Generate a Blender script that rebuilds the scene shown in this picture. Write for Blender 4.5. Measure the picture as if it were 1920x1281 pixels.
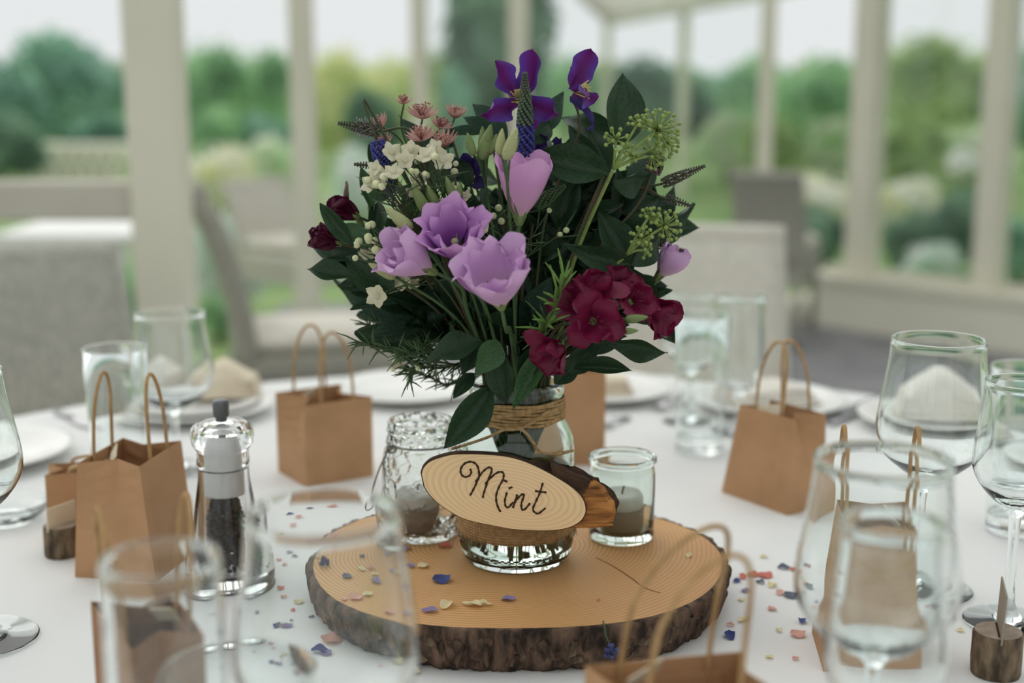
import bpy, math, random
from mathutils import Vector, Matrix, noise

random.seed(11)
for o in list(bpy.data.objects):
    bpy.data.objects.remove(o, do_unlink=True)
SC = bpy.context.scene
COL = SC.collection
PI = math.pi

# ------------------------------------------------------------------ camera
FPX = 2500.0
PITCH = math.radians(10.87)
CAMZ = 1.19
TZ = 0.75                      # table top height
cam_d = bpy.data.cameras.new('camera')
cam = bpy.data.objects.new('camera', cam_d)
COL.objects.link(cam)
cam.location = (0, 0, CAMZ)
cam.rotation_euler = (PI / 2 - PITCH, 0, 0)
cam_d.sensor_width = 36.0
cam_d.lens = FPX * 36.0 / 1920.0
cam_d.clip_start = 0.02
cam_d.clip_end = 300
cam_d.dof.use_dof = True
cam_d.dof.focus_distance = 1.06
cam_d.dof.aperture_fstop = 2.8
SC.camera = cam

# ------------------------------------------------------------------ world, sun, exposure
world = bpy.data.worlds.new('overcast_sky')
SC.world = world
world.use_nodes = True
wn = world.node_tree.nodes
wn['Background'].inputs['Color'].default_value = (0.965, 1.0, 1.0, 1)
wn['Background'].inputs['Strength'].default_value = 0.82
sun_d = bpy.data.lights.new('veiled_sun', 'SUN')
sun_d.energy = 1.3
sun_d.angle = math.radians(75)
sun_d.color = (1.0, 0.97, 0.92)
sun = bpy.data.objects.new('veiled_sun', sun_d)
COL.objects.link(sun)
sun.rotation_euler = (math.radians(-38), math.radians(-30), 0)
SC.view_settings.view_transform = 'Standard'
SC.view_settings.look = 'None'
SC.view_settings.exposure = 0.0
SC.view_settings.gamma = 1.0
SC.view_settings.use_curve_mapping = False
SC.cycles.max_bounces = 14
SC.cycles.transmission_bounces = 12
SC.cycles.transparent_max_bounces = 16

# ------------------------------------------------------------------ pixel helpers
CP, SP = math.cos(PITCH), math.sin(PITCH)
def ray(px, py):
    u = (px - 960.0) / FPX; v = (640.5 - py) / FPX
    return Vector((u, CP + v * SP, -SP + v * CP))
def P(px, py, Y):
    d = ray(px, py); t = Y / d.y
    return Vector((d.x * t, Y, CAMZ + d.z * t))
def G(px, py, z=TZ):
    d = ray(px, py); t = (z - CAMZ) / d.z
    return Vector((d.x * t, d.y * t, z))
def toward(p):
    return (Vector((0, 0, CAMZ)) - p).normalized()

# ------------------------------------------------------------------ materials
def lin(c):
    c /= 255.0
    return c / 12.92 if c <= 0.04045 else ((c + 0.055) / 1.055) ** 2.4
def C(r, g, b, k=1.0):
    return (min(lin(r) * k, 1), min(lin(g) * k, 1), min(lin(b) * k, 1), 1)
MATS = {}
def mat(name, col, rough=0.6, col2=None, scale=30.0, spec=0.3, bump=0.0, bscale=None, trans=0.0, metal=0.0, detail=3.0, stretch=None, sheen=0.0):
    m = bpy.data.materials.new(name); m.use_nodes = True
    nt = m.node_tree; N = nt.nodes; L = nt.links
    b = N['Principled BSDF']
    b.inputs['Base Color'].default_value = col
    b.inputs['Roughness'].default_value = rough
    b.inputs['Specular IOR Level'].default_value = spec
    b.inputs['Metallic'].default_value = metal
    if sheen: b.inputs['Sheen Weight'].default_value = sheen
    tc = N.new('ShaderNodeTexCoord'); src = tc.outputs['Object']
    if stretch:
        mp = N.new('ShaderNodeMapping'); mp.inputs['Scale'].default_value = stretch
        L.new(src, mp.inputs['Vector']); src = mp.outputs['Vector']
    if col2:
        nz = N.new('ShaderNodeTexNoise'); nz.inputs['Scale'].default_value = scale; nz.inputs['Detail'].default_value = detail
        L.new(src, nz.inputs['Vector'])
        cr = N.new('ShaderNodeValToRGB')
        cr.color_ramp.elements[0].position = 0.36; cr.color_ramp.elements[1].position = 0.66
        cr.color_ramp.elements[0].color = col; cr.color_ramp.elements[1].color = col2
        L.new(nz.outputs['Fac'], cr.inputs['Fac']); L.new(cr.outputs['Color'], b.inputs['Base Color'])
        m['csock'] = 1
    if bump:
        nb = N.new('ShaderNodeTexNoise'); nb.inputs['Scale'].default_value = bscale or scale; nb.inputs['Detail'].default_value = 4
        L.new(src, nb.inputs['Vector'])
        bp = N.new('ShaderNodeBump'); bp.inputs['Strength'].default_value = bump; bp.inputs['Distance'].default_value = 0.01
        L.new(nb.outputs['Fac'], bp.inputs['Height']); L.new(bp.outputs['Normal'], b.inputs['Normal'])
    if trans:
        tr = N.new('ShaderNodeBsdfTranslucent'); mx = N.new('ShaderNodeMixShader'); mx.inputs['Fac'].default_value = trans
        if col2: L.new(cr.outputs['Color'], tr.inputs['Color'])
        else: tr.inputs['Color'].default_value = col
        L.new(b.outputs[0], mx.inputs[1]); L.new(tr.outputs[0], mx.inputs[2])
        L.new(mx.outputs[0], N['Material Output'].inputs['Surface'])
    MATS[name] = m
    return m
def glass(name, col, ior=1.45, rough=0.0, bump=0.0, bscale=80):
    m = bpy.data.materials.new(name); m.use_nodes = True
    nt = m.node_tree; N = nt.nodes; L = nt.links
    N.remove(N['Principled BSDF'])
    g = N.new('ShaderNodeBsdfGlass'); g.inputs['Color'].default_value = col; g.inputs['IOR'].default_value = ior; g.inputs['Roughness'].default_value = rough
    L.new(g.outputs[0], N['Material Output'].inputs['Surface'])
    if bump:
        tc = N.new('ShaderNodeTexCoord'); v = N.new('ShaderNodeTexVoronoi'); v.inputs['Scale'].default_value = bscale
        L.new(tc.outputs['Object'], v.inputs['Vector'])
        bp = N.new('ShaderNodeBump'); bp.inputs['Strength'].default_value = bump; bp.inputs['Distance'].default_value = 0.004
        L.new(v.outputs['Distance'], bp.inputs['Height']); L.new(bp.outputs['Normal'], g.inputs['Normal'])
    MATS[name] = m
    return m
def pane_mat(name):
    m = bpy.data.materials.new(name); m.use_nodes = True
    nt = m.node_tree; N = nt.nodes; L = nt.links
    N.remove(N['Principled BSDF'])
    t = N.new('ShaderNodeBsdfTransparent'); t.inputs['Color'].default_value = (0.97, 0.985, 0.98, 1)
    g = N.new('ShaderNodeBsdfGlossy'); g.inputs['Roughness'].default_value = 0.02
    f = N.new('ShaderNodeFresnel'); f.inputs['IOR'].default_value = 1.4
    mx = N.new('ShaderNodeMixShader')
    L.new(f.outputs[0], mx.inputs['Fac']); L.new(t.outputs[0], mx.inputs[1]); L.new(g.outputs[0], mx.inputs[2])
    L.new(mx.outputs[0], N['Material Output'].inputs['Surface'])
    return m
def band_mat(name, edge, mid, width, rough=0.5, trans=0.25, tip=None):
    """petal colour varying across the petal (object x) and along it (object y)"""
    m = bpy.data.materials.new(name); m.use_nodes = True
    nt = m.node_tree; N = nt.nodes; L = nt.links; b = N['Principled BSDF']
    b.inputs['Roughness'].default_value = rough; b.inputs['Specular IOR Level'].default_value = 0.25
    tc = N.new('ShaderNodeTexCoord'); sx = N.new('ShaderNodeSeparateXYZ'); L.new(tc.outputs['Object'], sx.inputs[0])
    ab = N.new('ShaderNodeMath'); ab.operation = 'ABSOLUTE'; L.new(sx.outputs['X'], ab.inputs[0])
    dv = N.new('ShaderNodeMath'); dv.operation = 'DIVIDE'; dv.inputs[1].default_value = width; L.new(ab.outputs[0], dv.inputs[0])
    cr = N.new('ShaderNodeValToRGB'); cr.color_ramp.elements[0].color = mid; cr.color_ramp.elements[1].color = edge
    cr.color_ramp.elements[0].position = 0.15; cr.color_ramp.elements[1].position = 0.8
    L.new(dv.outputs[0], cr.inputs['Fac'])
    src = cr.outputs['Color']
    if tip:
        mx0 = N.new('ShaderNodeMixRGB'); mx0.inputs[2].default_value = tip
        cl = N.new('ShaderNodeMapRange'); cl.inputs['From Min'].default_value = 0.35; cl.inputs['From Max'].default_value = 0.0
        L.new(sx.outputs['Y'], cl.inputs['Value']); L.new(cl.outputs[0], mx0.inputs['Fac']); L.new(src, mx0.inputs[1]); src = mx0.outputs[0]
    L.new(src, b.inputs['Base Color'])
    tr = N.new('ShaderNodeBsdfTranslucent'); mx = N.new('ShaderNodeMixShader'); mx.inputs['Fac'].default_value = trans
    L.new(src, tr.inputs['Color']); L.new(b.outputs[0], mx.inputs[1]); L.new(tr.outputs[0], mx.inputs[2])
    L.new(mx.outputs[0], N['Material Output'].inputs['Surface'])
    return m
def zramp_mat(name, stops, z0, z1, rough=0.5, trans=0.2):
    m = bpy.data.materials.new(name); m.use_nodes = True
    nt = m.node_tree; N = nt.nodes; L = nt.links; b = N['Principled BSDF']
    b.inputs['Roughness'].default_value = rough; b.inputs['Specular IOR Level'].default_value = 0.25
    tc = N.new('ShaderNodeTexCoord'); sx = N.new('ShaderNodeSeparateXYZ'); L.new(tc.outputs['Object'], sx.inputs[0])
    mr = N.new('ShaderNodeMapRange'); mr.inputs['From Min'].default_value = z0; mr.inputs['From Max'].default_value = z1
    L.new(sx.outputs['Z'], mr.inputs['Value'])
    cr = N.new('ShaderNodeValToRGB'); e = cr.color_ramp.elements
    e[0].position, e[0].color = stops[0]; e[1].position, e[1].color = stops[-1]
    for p, c in stops[1:-1]:
        q = e.new(p); q.color = c
    L.new(mr.outputs[0], cr.inputs['Fac']); L.new(cr.outputs['Color'], b.inputs['Base Color'])
    tr = N.new('ShaderNodeBsdfTranslucent'); mx = N.new('ShaderNodeMixShader'); mx.inputs['Fac'].default_value = trans
    L.new(cr.outputs['Color'], tr.inputs['Color']); L.new(b.outputs[0], mx.inputs[1]); L.new(tr.outputs[0], mx.inputs[2])
    L.new(mx.outputs[0], N['Material Output'].inputs['Surface'])
    return m
def ring_mat(name, stops, spacing, warp=0.004, axis='Z', stretch=(1, 1, 1), rough=0.55, offset=(0, 0, 0), cmix=0.6, blotch=None):
    """growth rings around the object's local z axis"""
    m = bpy.data.materials.new(name); m.use_nodes = True
    nt = m.node_tree; N = nt.nodes; L = nt.links; b = N['Principled BSDF']
    b.inputs['Roughness'].default_value = rough; b.inputs['Specular IOR Level'].default_value = 0.25
    tc = N.new('ShaderNodeTexCoord'); mp = N.new('ShaderNodeMapping')
    mp.inputs['Location'].default_value = offset; mp.inputs['Scale'].default_value = stretch
    L.new(tc.outputs['Object'], mp.inputs['Vector'])
    ln = N.new('ShaderNodeVectorMath'); ln.operation = 'LENGTH'; L.new(mp.outputs[0], ln.inputs[0])
    nz = N.new('ShaderNodeTexNoise'); nz.inputs['Scale'].default_value = 6; nz.inputs['Detail'].default_value = 1.5; L.new(tc.outputs['Object'], nz.inputs['Vector'])
    ma = N.new('ShaderNodeMath'); ma.operation = 'MULTIPLY_ADD'; ma.inputs[1].default_value = warp; L.new(nz.outputs['Fac'], ma.inputs[0]); L.new(ln.outputs['Value'], ma.inputs[2])
    dv = N.new('ShaderNodeMath'); dv.operation = 'DIVIDE'; dv.inputs[1].default_value = spacing; L.new(ma.outputs[0], dv.inputs[0])
    fr = N.new('ShaderNodeMath'); fr.operation = 'FRACT'; L.new(dv.outputs[0], fr.inputs[0])
    cr = N.new('ShaderNodeValToRGB'); e = cr.color_ramp.elements
    e[0].position = 0.0; e[0].color = stops[1]; e[1].position = 1.0; e[1].color = stops[1]
    q = e.new(0.45); q.color = stops[0]; q = e.new(0.8); q.color = stops[0]
    L.new(fr.outputs[0], cr.inputs['Fac'])
    n2 = N.new('ShaderNodeTexNoise'); n2.inputs['Scale'].default_value = 9; n2.inputs['Detail'].default_value = 5; L.new(tc.outputs['Object'], n2.inputs['Vector'])
    c2 = N.new('ShaderNodeValToRGB'); c2.color_ramp.elements[0].position = 0.4; c2.color_ramp.elements[1].position = 0.72
    c2.color_ramp.elements[0].color = (0, 0, 0, 1); c2.color_ramp.elements[1].color = (cmix, cmix, cmix, 1)
    L.new(n2.outputs['Fac'], c2.inputs['Fac'])
    mx = N.new('ShaderNodeMixRGB'); mx.inputs[2].default_value = stops[2]
    L.new(c2.outputs['Color'], mx.inputs[0]); L.new(cr.outputs['Color'], mx.inputs[1])
    L.new(mx.outputs[0], b.inputs['Base Color'])
    return m

M_cloth = mat('linen_white', C(236, 236, 234), 0.85, C(228, 229, 228), 6, bump=0.12, bscale=5)
M_post = mat('painted_post', C(230, 226, 208), 0.55, C(224, 220, 202), 3)
M_rail = mat('painted_rail', C(205, 201, 186), 0.6, C(198, 193, 180), 4)
M_plinth = mat('painted_plinth', C(236, 233, 216), 0.6, C(230, 227, 210), 3)
M_floor = mat('stone_floor', C(122, 122, 124), 0.7, C(146, 145, 146), 2.5, bump=0.2)
M_plaster = mat('cream_plaster', C(206, 200, 188), 0.85, C(198, 192, 180), 2)
M_lawn = mat('lawn', C(150, 172, 112), 0.9, C(112, 146, 88), 1.2, detail=6)
M_canopy = mat('canopy_cream', C(204, 200, 186), 0.8, C(192, 188, 176), 2)
M_loom = mat('loom_grey', C(190, 188, 178), 0.7, C(166, 165, 156), 60)
M_loom2 = mat('loom_pale', C(212, 208, 196), 0.7, C(198, 194, 182), 60)
M_loomm = mat('loom_taupe', C(170, 168, 156), 0.7, C(152, 150, 140), 60)
M_loomd = mat('loom_dark', C(122, 120, 112), 0.7, C(108, 106, 99), 60)
M_cush = mat('cushion_cream', C(226, 222, 210), 0.9, C(216, 210, 198), 8)
M_kraft = mat('kraft_paper', C(190, 148, 110), 0.8, C(178, 138, 100), 25, bump=0.08, bscale=60)
M_kraft2 = mat('kraft_paper_dark', C(156, 114, 80), 0.8, C(144, 104, 72), 25, bump=0.08, bscale=60)
M_cord = mat('paper_cord', C(190, 156, 110), 0.8, C(165, 130, 88), 150, stretch=(1, 1, 0.4))
M_tag = mat('tag_cream', C(222, 212, 188), 0.8)
M_plate = mat('porcelain', C(232, 232, 228), 0.25, spec=0.5)
M_napkin = mat('napkin_linen', C(226, 214, 192), 0.9, C(214, 200, 176), 20)
M_napk_w = mat('napkin_white', C(228, 224, 214), 0.9, C(220, 214, 202), 20)
M_steel = mat('cutlery_steel', C(170, 170, 172), 0.25, metal=1.0)
M_glass = glass('clear_glass', (0.986, 1.0, 0.999, 1), 1.45)
M_jarglass = glass('jar_glass_green', (0.955, 0.988, 0.972, 1), 1.47)
M_texglass = glass('patterned_glass', (0.98, 0.995, 0.99, 1), 1.45, bump=0.5, bscale=110)
M_acry = glass('acrylic', (0.985, 0.99, 0.99, 1), 1.42)
M_water = glass('water', (0.975, 0.995, 0.985, 1), 1.33)
M_pane = pane_mat('window_pane')
M_wire = mat('wire_grey', C(120, 122, 120), 0.4, metal=0.8)
M_alu = mat('tealight_metal', C(146, 126, 108), 0.5)
M_wax = mat('wax_white', C(236, 234, 226), 0.5, trans=0.2)
M_wick = mat('wick_black', C(30, 28, 26), 0.9)
M_bark = mat('bark', C(44, 35, 30), 0.9, C(122, 98, 82), 90, stretch=(1, 1, .4), bump=0.8, bscale=120, detail=6)
M_bark2 = mat('bark_red', C(74, 55, 46), 0.9, C(142, 108, 90), 110, stretch=(1, 1, .4), bump=0.8, bscale=140, detail=6)
M_bark3 = mat('bark_olive', C(66, 56, 45), 0.9, C(134, 116, 94), 110, stretch=(1, 1, .4), bump=0.8, bscale=130, detail=6)
M_barkthin = mat('bark_rim', C(52, 38, 28), 0.9, C(84, 62, 46), 80, bump=0.5)
M_slice = ring_mat('slice_wood', [C(214, 168, 114), C(186, 138, 88), C(190, 140, 90)], 0.0042, warp=0.028, stretch=(1.0, 1.0, 0.0), offset=(0.02, -0.03, 0))
M_sign = ring_mat('sign_wood', [C(244, 214, 170), C(230, 196, 148), C(236, 202, 156)], 0.0026, warp=0.004, stretch=(0.48, 1.0, 0.0), offset=(-0.004, 0.0, 0), cmix=0.4)
M_split = mat('split_wood', C(204, 142, 78), 0.8, C(122, 78, 44), 60, bump=0.8, bscale=90, stretch=(0.35, 1, 3))
M_burn = mat('burnt_line', C(62, 42, 26), 0.9)
M_twine = mat('jute_twine', C(196, 164, 116), 0.95, C(158, 126, 84), 220, bump=0.5, bscale=400)
M_pepper = mat('peppercorn', C(46, 42, 40), 0.8, C(92, 80, 70), 300, bump=0.6, bscale=800)
M_mill_w = mat('mill_white', C(232, 232, 230), 0.4)
M_mill_g = mat('mill_grey', C(104, 106, 108), 0.35, metal=0.4)
M_logtop = mat('log_end', C(176, 162, 146), 0.8, C(150, 136, 120), 90)
M_leaf = mat('leaf_dark', C(47, 74, 47), 0.45, C(34, 56, 38), 22, spec=0.35, trans=0.18)
M_leaf2 = mat('leaf_mid', C(72, 106, 66), 0.45, C(54, 86, 54), 22, spec=0.35, trans=0.22)
M_leafblue = mat('leaf_bluegreen', C(64, 88, 72), 0.55, C(50, 72, 58), 20, spec=0.25, trans=0.2)
M_stem = mat('stem_green', C(78, 104, 64), 0.5, C(60, 84, 52), 40)
M_stemd = mat('stem_dark', C(62, 78, 50), 0.55, C(84, 70, 52), 40)
M_lisbud = mat('bud_green', C(142, 158, 104), 0.5, C(112, 136, 82), 60, trans=0.2)
M_lisbudc = mat('bud_cream', C(206, 206, 160), 0.5, C(160, 172, 118), 40, trans=0.25)
M_lilac = zramp_mat('petal_lilac', [(0, C(176, 190, 140)), (0.10, C(222, 190, 212)), (0.5, C(214, 172, 218)), (1, C(220, 182, 224))], 0.0, 1.0)
M_lilac2 = zramp_mat('petal_violet', [(0, C(90, 44, 110)), (0.38, C(146, 80, 164)), (0.7, C(204, 152, 214)), (1, C(218, 172, 222))], 0.0, 1.0)
M_pink = zramp_mat('petal_pink', [(0, C(190, 196, 150)), (0.14, C(222, 176, 206)), (0.6, C(220, 164, 216)), (1, C(226, 176, 222))], 0.0, 1.0)
M_clem = band_mat('petal_clematis', C(98, 66, 160), C(104, 36, 112), 0.5, trans=0.3)
M_clemd = mat('petal_indigo', C(60, 46, 112), 0.5, C(46, 34, 84), 60, trans=0.2)
M_stamen = mat('stamen_yellow', C(214, 196, 132), 0.6)
M_burg = mat('petal_burgundy', C(134, 24, 72), 0.4, C(98, 14, 48), 70, spec=0.4, trans=0.25, bump=0.15, bscale=90)
M_burgd = mat('petal_burgundy_dark', C(96, 26, 56), 0.4, C(66, 18, 38), 70, spec=0.4, trans=0.2)
M_astr = mat('bract_pink', C(206, 166, 154), 0.6, C(176, 120, 114), 160, trans=0.3)
M_white = mat('petal_white', C(232, 228, 204), 0.55, C(216, 212, 180), 120, trans=0.3)
M_whitebud = mat('bud_white', C(226, 226, 190), 0.5, C(190, 200, 146), 120)
M_spike_d = mat('spike_dark', C(70, 82, 62), 0.6, C(98, 82, 84), 160)
M_spike_b = mat('spike_blue', C(84, 88, 168), 0.55, C(64, 62, 132), 200, trans=0.2)
M_fuzz = mat('spike_fuzz', C(176, 164, 172), 0.7)
M_umbel = mat('umbel_green', C(150, 168, 96), 0.5, C(124, 146, 78), 200)
M_needle = mat('needle_green', C(86, 112, 74), 0.5, C(64, 92, 58), 100, trans=0.1)
M_rosem = mat('rosemary_green', C(124, 160, 80), 0.5, C(98, 136, 64), 100, trans=0.15)

# burlap: woven look
def burlap():
    m = mat('burlap', C(210, 174, 126), 0.95, C(184, 148, 102), 200)
    nt = m.node_tree; N = nt.nodes; L = nt.links; b = N['Principled BSDF']
    tc = N.new('ShaderNodeTexCoord'); w1 = N.new('ShaderNodeTexWave'); w1.bands_direction = 'Z'; w1.inputs['Scale'].default_value = 130
    L.new(tc.outputs['Object'], w1.inputs['Vector'])
    w2 = N.new('ShaderNodeTexWave'); w2.bands_direction = 'X'; w2.inputs['Scale'].default_value = 130; L.new(tc.outputs['Object'], w2.inputs['Vector'])
    ad = N.new('ShaderNodeMath'); L.new(w1.outputs['Fac'], ad.inputs[0]); L.new(w2.outputs['Fac'], ad.inputs[1])
    bp = N.new('ShaderNodeBump'); bp.inputs['Strength'].default_value = 0.9; bp.inputs['Distance'].default_value = 0.002
    L.new(ad.outputs[0], bp.inputs['Height']); L.new(bp.outputs['Normal'], b.inputs['Normal'])
    return m
M_burlap = burlap()

# ------------------------------------------------------------------ mesh helpers
def mesh(name, V, F, m, smooth=True):
    me = bpy.data.meshes.new(name)
    me.from_pydata([tuple(v) for v in V], [], F)
    if smooth: me.polygons.foreach_set('use_smooth', [True] * len(me.polygons))
    if m: me.materials.append(m)
    me.update()
    return me
def crisp(me, deg=28):
    me.set_sharp_from_angle(angle=math.radians(deg)); return me
def obj(name, me, parent=None):
    o = bpy.data.objects.new(name, me); COL.objects.link(o)
    if parent is not None: o.parent = parent
    return o
def part(name, VF, m, parent, smooth=True, world=False, kind=None, label=None):
    V, F = VF
    if world and parent is not None:
        l = parent.location; q = parent
        while q.parent is not None:
            q = q.parent; l = l + q.location
        V = [Vector(v) - l for v in V]
    o = obj(name, mesh(name, V, F, m, smooth), parent)
    if kind: o['kind'] = kind
    if label: o['label'] = label
    return o
def thing(name, label, cat, loc=(0, 0, 0), rz=0.0, group=None, kind=None):
    o = bpy.data.objects.new(name, None); COL.objects.link(o)
    o.empty_display_size = 0.02
    o.location = loc; o.rotation_euler = (0, 0, rz)
    tag(o, label, cat, group, kind)
    return o
def tag(o, label=None, cat=None, group=None, kind=None):
    if label: o['label'] = label
    if cat: o['category'] = cat
    if group: o['group'] = group
    if kind: o['kind'] = kind
    return o
def copy_tree(o, parent=None):
    c = o.copy(); COL.objects.link(c); c.parent = parent
    for ch in o.children: copy_tree(ch, c)
    return c
def lathe(prof, seg=40):
    V, F = [], []; idx = []
    for r, z in prof:
        if r < 1e-6:
            idx.append([len(V)]); V.append((0, 0, z))
        else:
            idx.append(list(range(len(V), len(V) + seg)))
            for i in range(seg):
                a = 2 * PI * i / seg; V.append((r * math.cos(a), r * math.sin(a), z))
    for a, b in zip(idx, idx[1:]):
        if len(a) == 1 and len(b) == 1: continue
        for i in range(seg):
            j = (i + 1) % seg
            if len(a) == 1: F.append((a[0], b[j], b[i]))
            elif len(b) == 1: F.append((a[i], a[j], b[0]))
            else: F.append((a[i], a[j], b[j], b[i]))
    return V, F
def loft(rings, cap0=True, cap1=True):
    n = len(rings[0]); V = [v for r in rings for v in r]; F = []
    for k in range(len(rings) - 1):
        for i in range(n):
            j = (i + 1) % n
            F.append((k * n + i, k * n + j, (k + 1) * n + j, (k + 1) * n + i))
    if cap0: F.append(tuple(reversed(range(n))))
    if cap1: F.append(tuple(range((len(rings) - 1) * n, len(rings) * n)))
    return V, F
def tube(pts, rad, seg=8, closed=False):
    pts = [Vector(p) for p in pts]; n = len(pts)
    if not hasattr(rad, '__len__'): rad = [rad] * n
    up = Vector((0.13, 0.21, 0.97)); rings = []
    d0 = (pts[1] - pts[0]).normalized()
    x = d0.cross(up)
    if x.length < 1e-3: x = d0.cross(Vector((1, 0, 0)))
    x.normalize()
    for i in range(n):
        if closed: d = pts[(i + 1) % n] - pts[i - 1]
        else: d = pts[min(i + 1, n - 1)] - pts[max(i - 1, 0)]
        d.normalize()
        x = (x - d * x.dot(d)).normalized(); y = d.cross(x)
        rings.append([pts[i] + (x * math.cos(2 * PI * k / seg) + y * math.sin(2 * PI * k / seg)) * rad[i] for k in range(seg)])
    if closed:
        V, F = loft(rings, False, False); N = n * seg
        for i in range(seg):
            j = (i + 1) % seg
            F.append(((n - 1) * seg + i, (n - 1) * seg + j, j, i))
        return V, F
    return loft(rings)
def box(x0, x1, y0, y1, z0, z1, bev=0.0):
    b = bev
    if b <= 0:
        V = [(x, y, z) for z in (z0, z1) for y in (y0, y1) for x in (x0, x1)]
        return V, [(0, 2, 3, 1), (4, 5, 7, 6), (0, 1, 5, 4), (2, 6, 7, 3), (0, 4, 6, 2), (1, 3, 7, 5)]
    def ring(x0, x1, y0, y1, z, c):
        return [(x0 + c, y0, z), (x1 - c, y0, z), (x1, y0 + c, z), (x1, y1 - c, z), (x1 - c, y1, z), (x0 + c, y1, z), (x0, y1 - c, z), (x0, y0 + c, z)]
    return loft([ring(x0 + b, x1 - b, y0 + b, y1 - b, z0, b * .5), ring(x0, x1, y0, y1, z0 + b, b), ring(x0, x1, y0, y1, z1 - b, b), ring(x0 + b, x1 - b, y0 + b, y1 - b, z1, b * .5)])
def join(*vfs):
    V, F = [], []
    for v, f in vfs:
        o = len(V); V += [tuple(p) for p in v]; F += [tuple(i + o for i in q) for q in f]
    return V, F
def xf(VF, M):
    return [M @ Vector(v) for v in VF[0]], VF[1]
def grid(fn, nu, nv):
    V = [fn(i / nu, j / nv) for j in range(nv + 1) for i in range(nu + 1)]
    F = [(j * (nu + 1) + i, j * (nu + 1) + i + 1, (j + 1) * (nu + 1) + i + 1, (j + 1) * (nu + 1) + i) for j in range(nv) for i in range(nu)]
    return V, F
def ico(r=1.0, c=(0, 0, 0), sub=0):
    t = (1 + 5 ** .5) / 2
    V = [Vector(v).normalized() for v in [(-1, t, 0), (1, t, 0), (-1, -t, 0), (1, -t, 0), (0, -1, t), (0, 1, t), (0, -1, -t), (0, 1, -t), (t, 0, -1), (t, 0, 1), (-t, 0, -1), (-t, 0, 1)]]
    F = [(0, 11, 5), (0, 5, 1), (0, 1, 7), (0, 7, 10), (0, 10, 11), (1, 5, 9), (5, 11, 4), (11, 10, 2), (10, 7, 6), (7, 1, 8), (3, 9, 4), (3, 4, 2), (3, 2, 6), (3, 6, 8), (3, 8, 9), (4, 9, 5), (2, 4, 11), (6, 2, 10), (8, 6, 7), (9, 8, 1)]
    for _ in range(sub):
        mid = {}; F2 = []
        def mp(a, b):
            k = (min(a, b), max(a, b))
            if k not in mid:
                mid[k] = len(V); V.append(((V[a] + V[b]) / 2).normalized())
            return mid[k]
        for a, b, c_ in F:
            x, y, z = mp(a, b), mp(b, c_), mp(c_, a)
            F2 += [(a, x, z), (b, y, x), (c_, z, y), (x, y, z)]
        F = F2
    c = Vector(c)
    return [v * r + c for v in V], F
def basis(z, hint=(0, 0, 1), origin=(0, 0, 0), spin=0.0):
    """matrix with local z along z, spun about it"""
    z = Vector(z).normalized(); h = Vector(hint)
    x = h.cross(z)
    if x.length < 1e-4: x = Vector((1, 0, 0)).cross(z)
    x.normalize(); y = z.cross(x)
    M = Matrix((x, y, z)).transposed().to_4x4()
    return Matrix.Translation(Vector(origin)) @ M @ Matrix.Rotation(spin, 4, 'Z')
def smooth_path(pts, n=6):
    pts = [Vector(p) for p in pts]; out = []
    for i in range(len(pts) - 1):
        p0 = pts[max(i - 1, 0)]; p1 = pts[i]; p2 = pts[i + 1]; p3 = pts[min(i + 2, len(pts) - 1)]
        for k in range(n):
            t = k / n
            out.append(0.5 * ((2 * p1) + (p2 - p0) * t + (2 * p0 - 5 * p1 + 4 * p2 - p3) * t * t + (3 * p1 - p0 - 3 * p2 + p3) * t ** 3))
    out.append(pts[-1]); return out
def structure(name, VF, m, smooth=False, label=None):
    o = part(name, VF, m, None, smooth); o['kind'] = 'structure'
    if label: o['label'] = label
    return o

#=== SETTING
exec_marker = 'setting'
# floor with stone slabs
FLO = [(-6, -2.6), (6, -2.6), (6, 2.6), (3.95, 4.55), (1.62, 7.0), (1.55, 7.36), (-1.28, 7.36), (-1.28, 3.42), (-6, 3.42)]
def in_floor(x, y):
    c = False
    for i in range(len(FLO)):
        (x0, y0), (x1, y1) = FLO[i - 1], FLO[i]
        if (y0 > y) != (y1 > y) and x < (x1 - x0) * (y - y0) / (y1 - y0) + x0: c = not c
    return c
fl = structure('floor', loft([[Vector((x, y, z)) for x, y in FLO] for z in (-0.0195, -0.012)]), M_floor, label='grey stone paved floor of the garden room')
slabm = [mesh('slab', *box(-0.296, 0.296, -0.296, 0.296, -0.02, 0.0, 0.006), M_floor, False) for _ in range(1)]
for ix in range(-9, 10):
    for iy in range(-4, 13):
        sx_, sy_ = ix * 0.6 + 0.3 * (iy % 2), iy * 0.6
        if not all(in_floor(sx_ + a, sy_ + b) for a in (-.29, .29) for b in (-.29, .29)): continue
        o = obj('slab', slabm[0], fl); o.location = (sx_, sy_, -0.0015)
ground = structure('ground', box(-70, 70, -30, 120, -0.3, -0.02), M_lawn, label='pale green garden lawn beyond the posts')

# low wall behind the photographer, glazed above like the other sides
structure('wall_back', box(-6, 6, -2.8, -2.6, 0, 0.75), M_plaster, label='low cream dado wall of the garden room')

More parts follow.
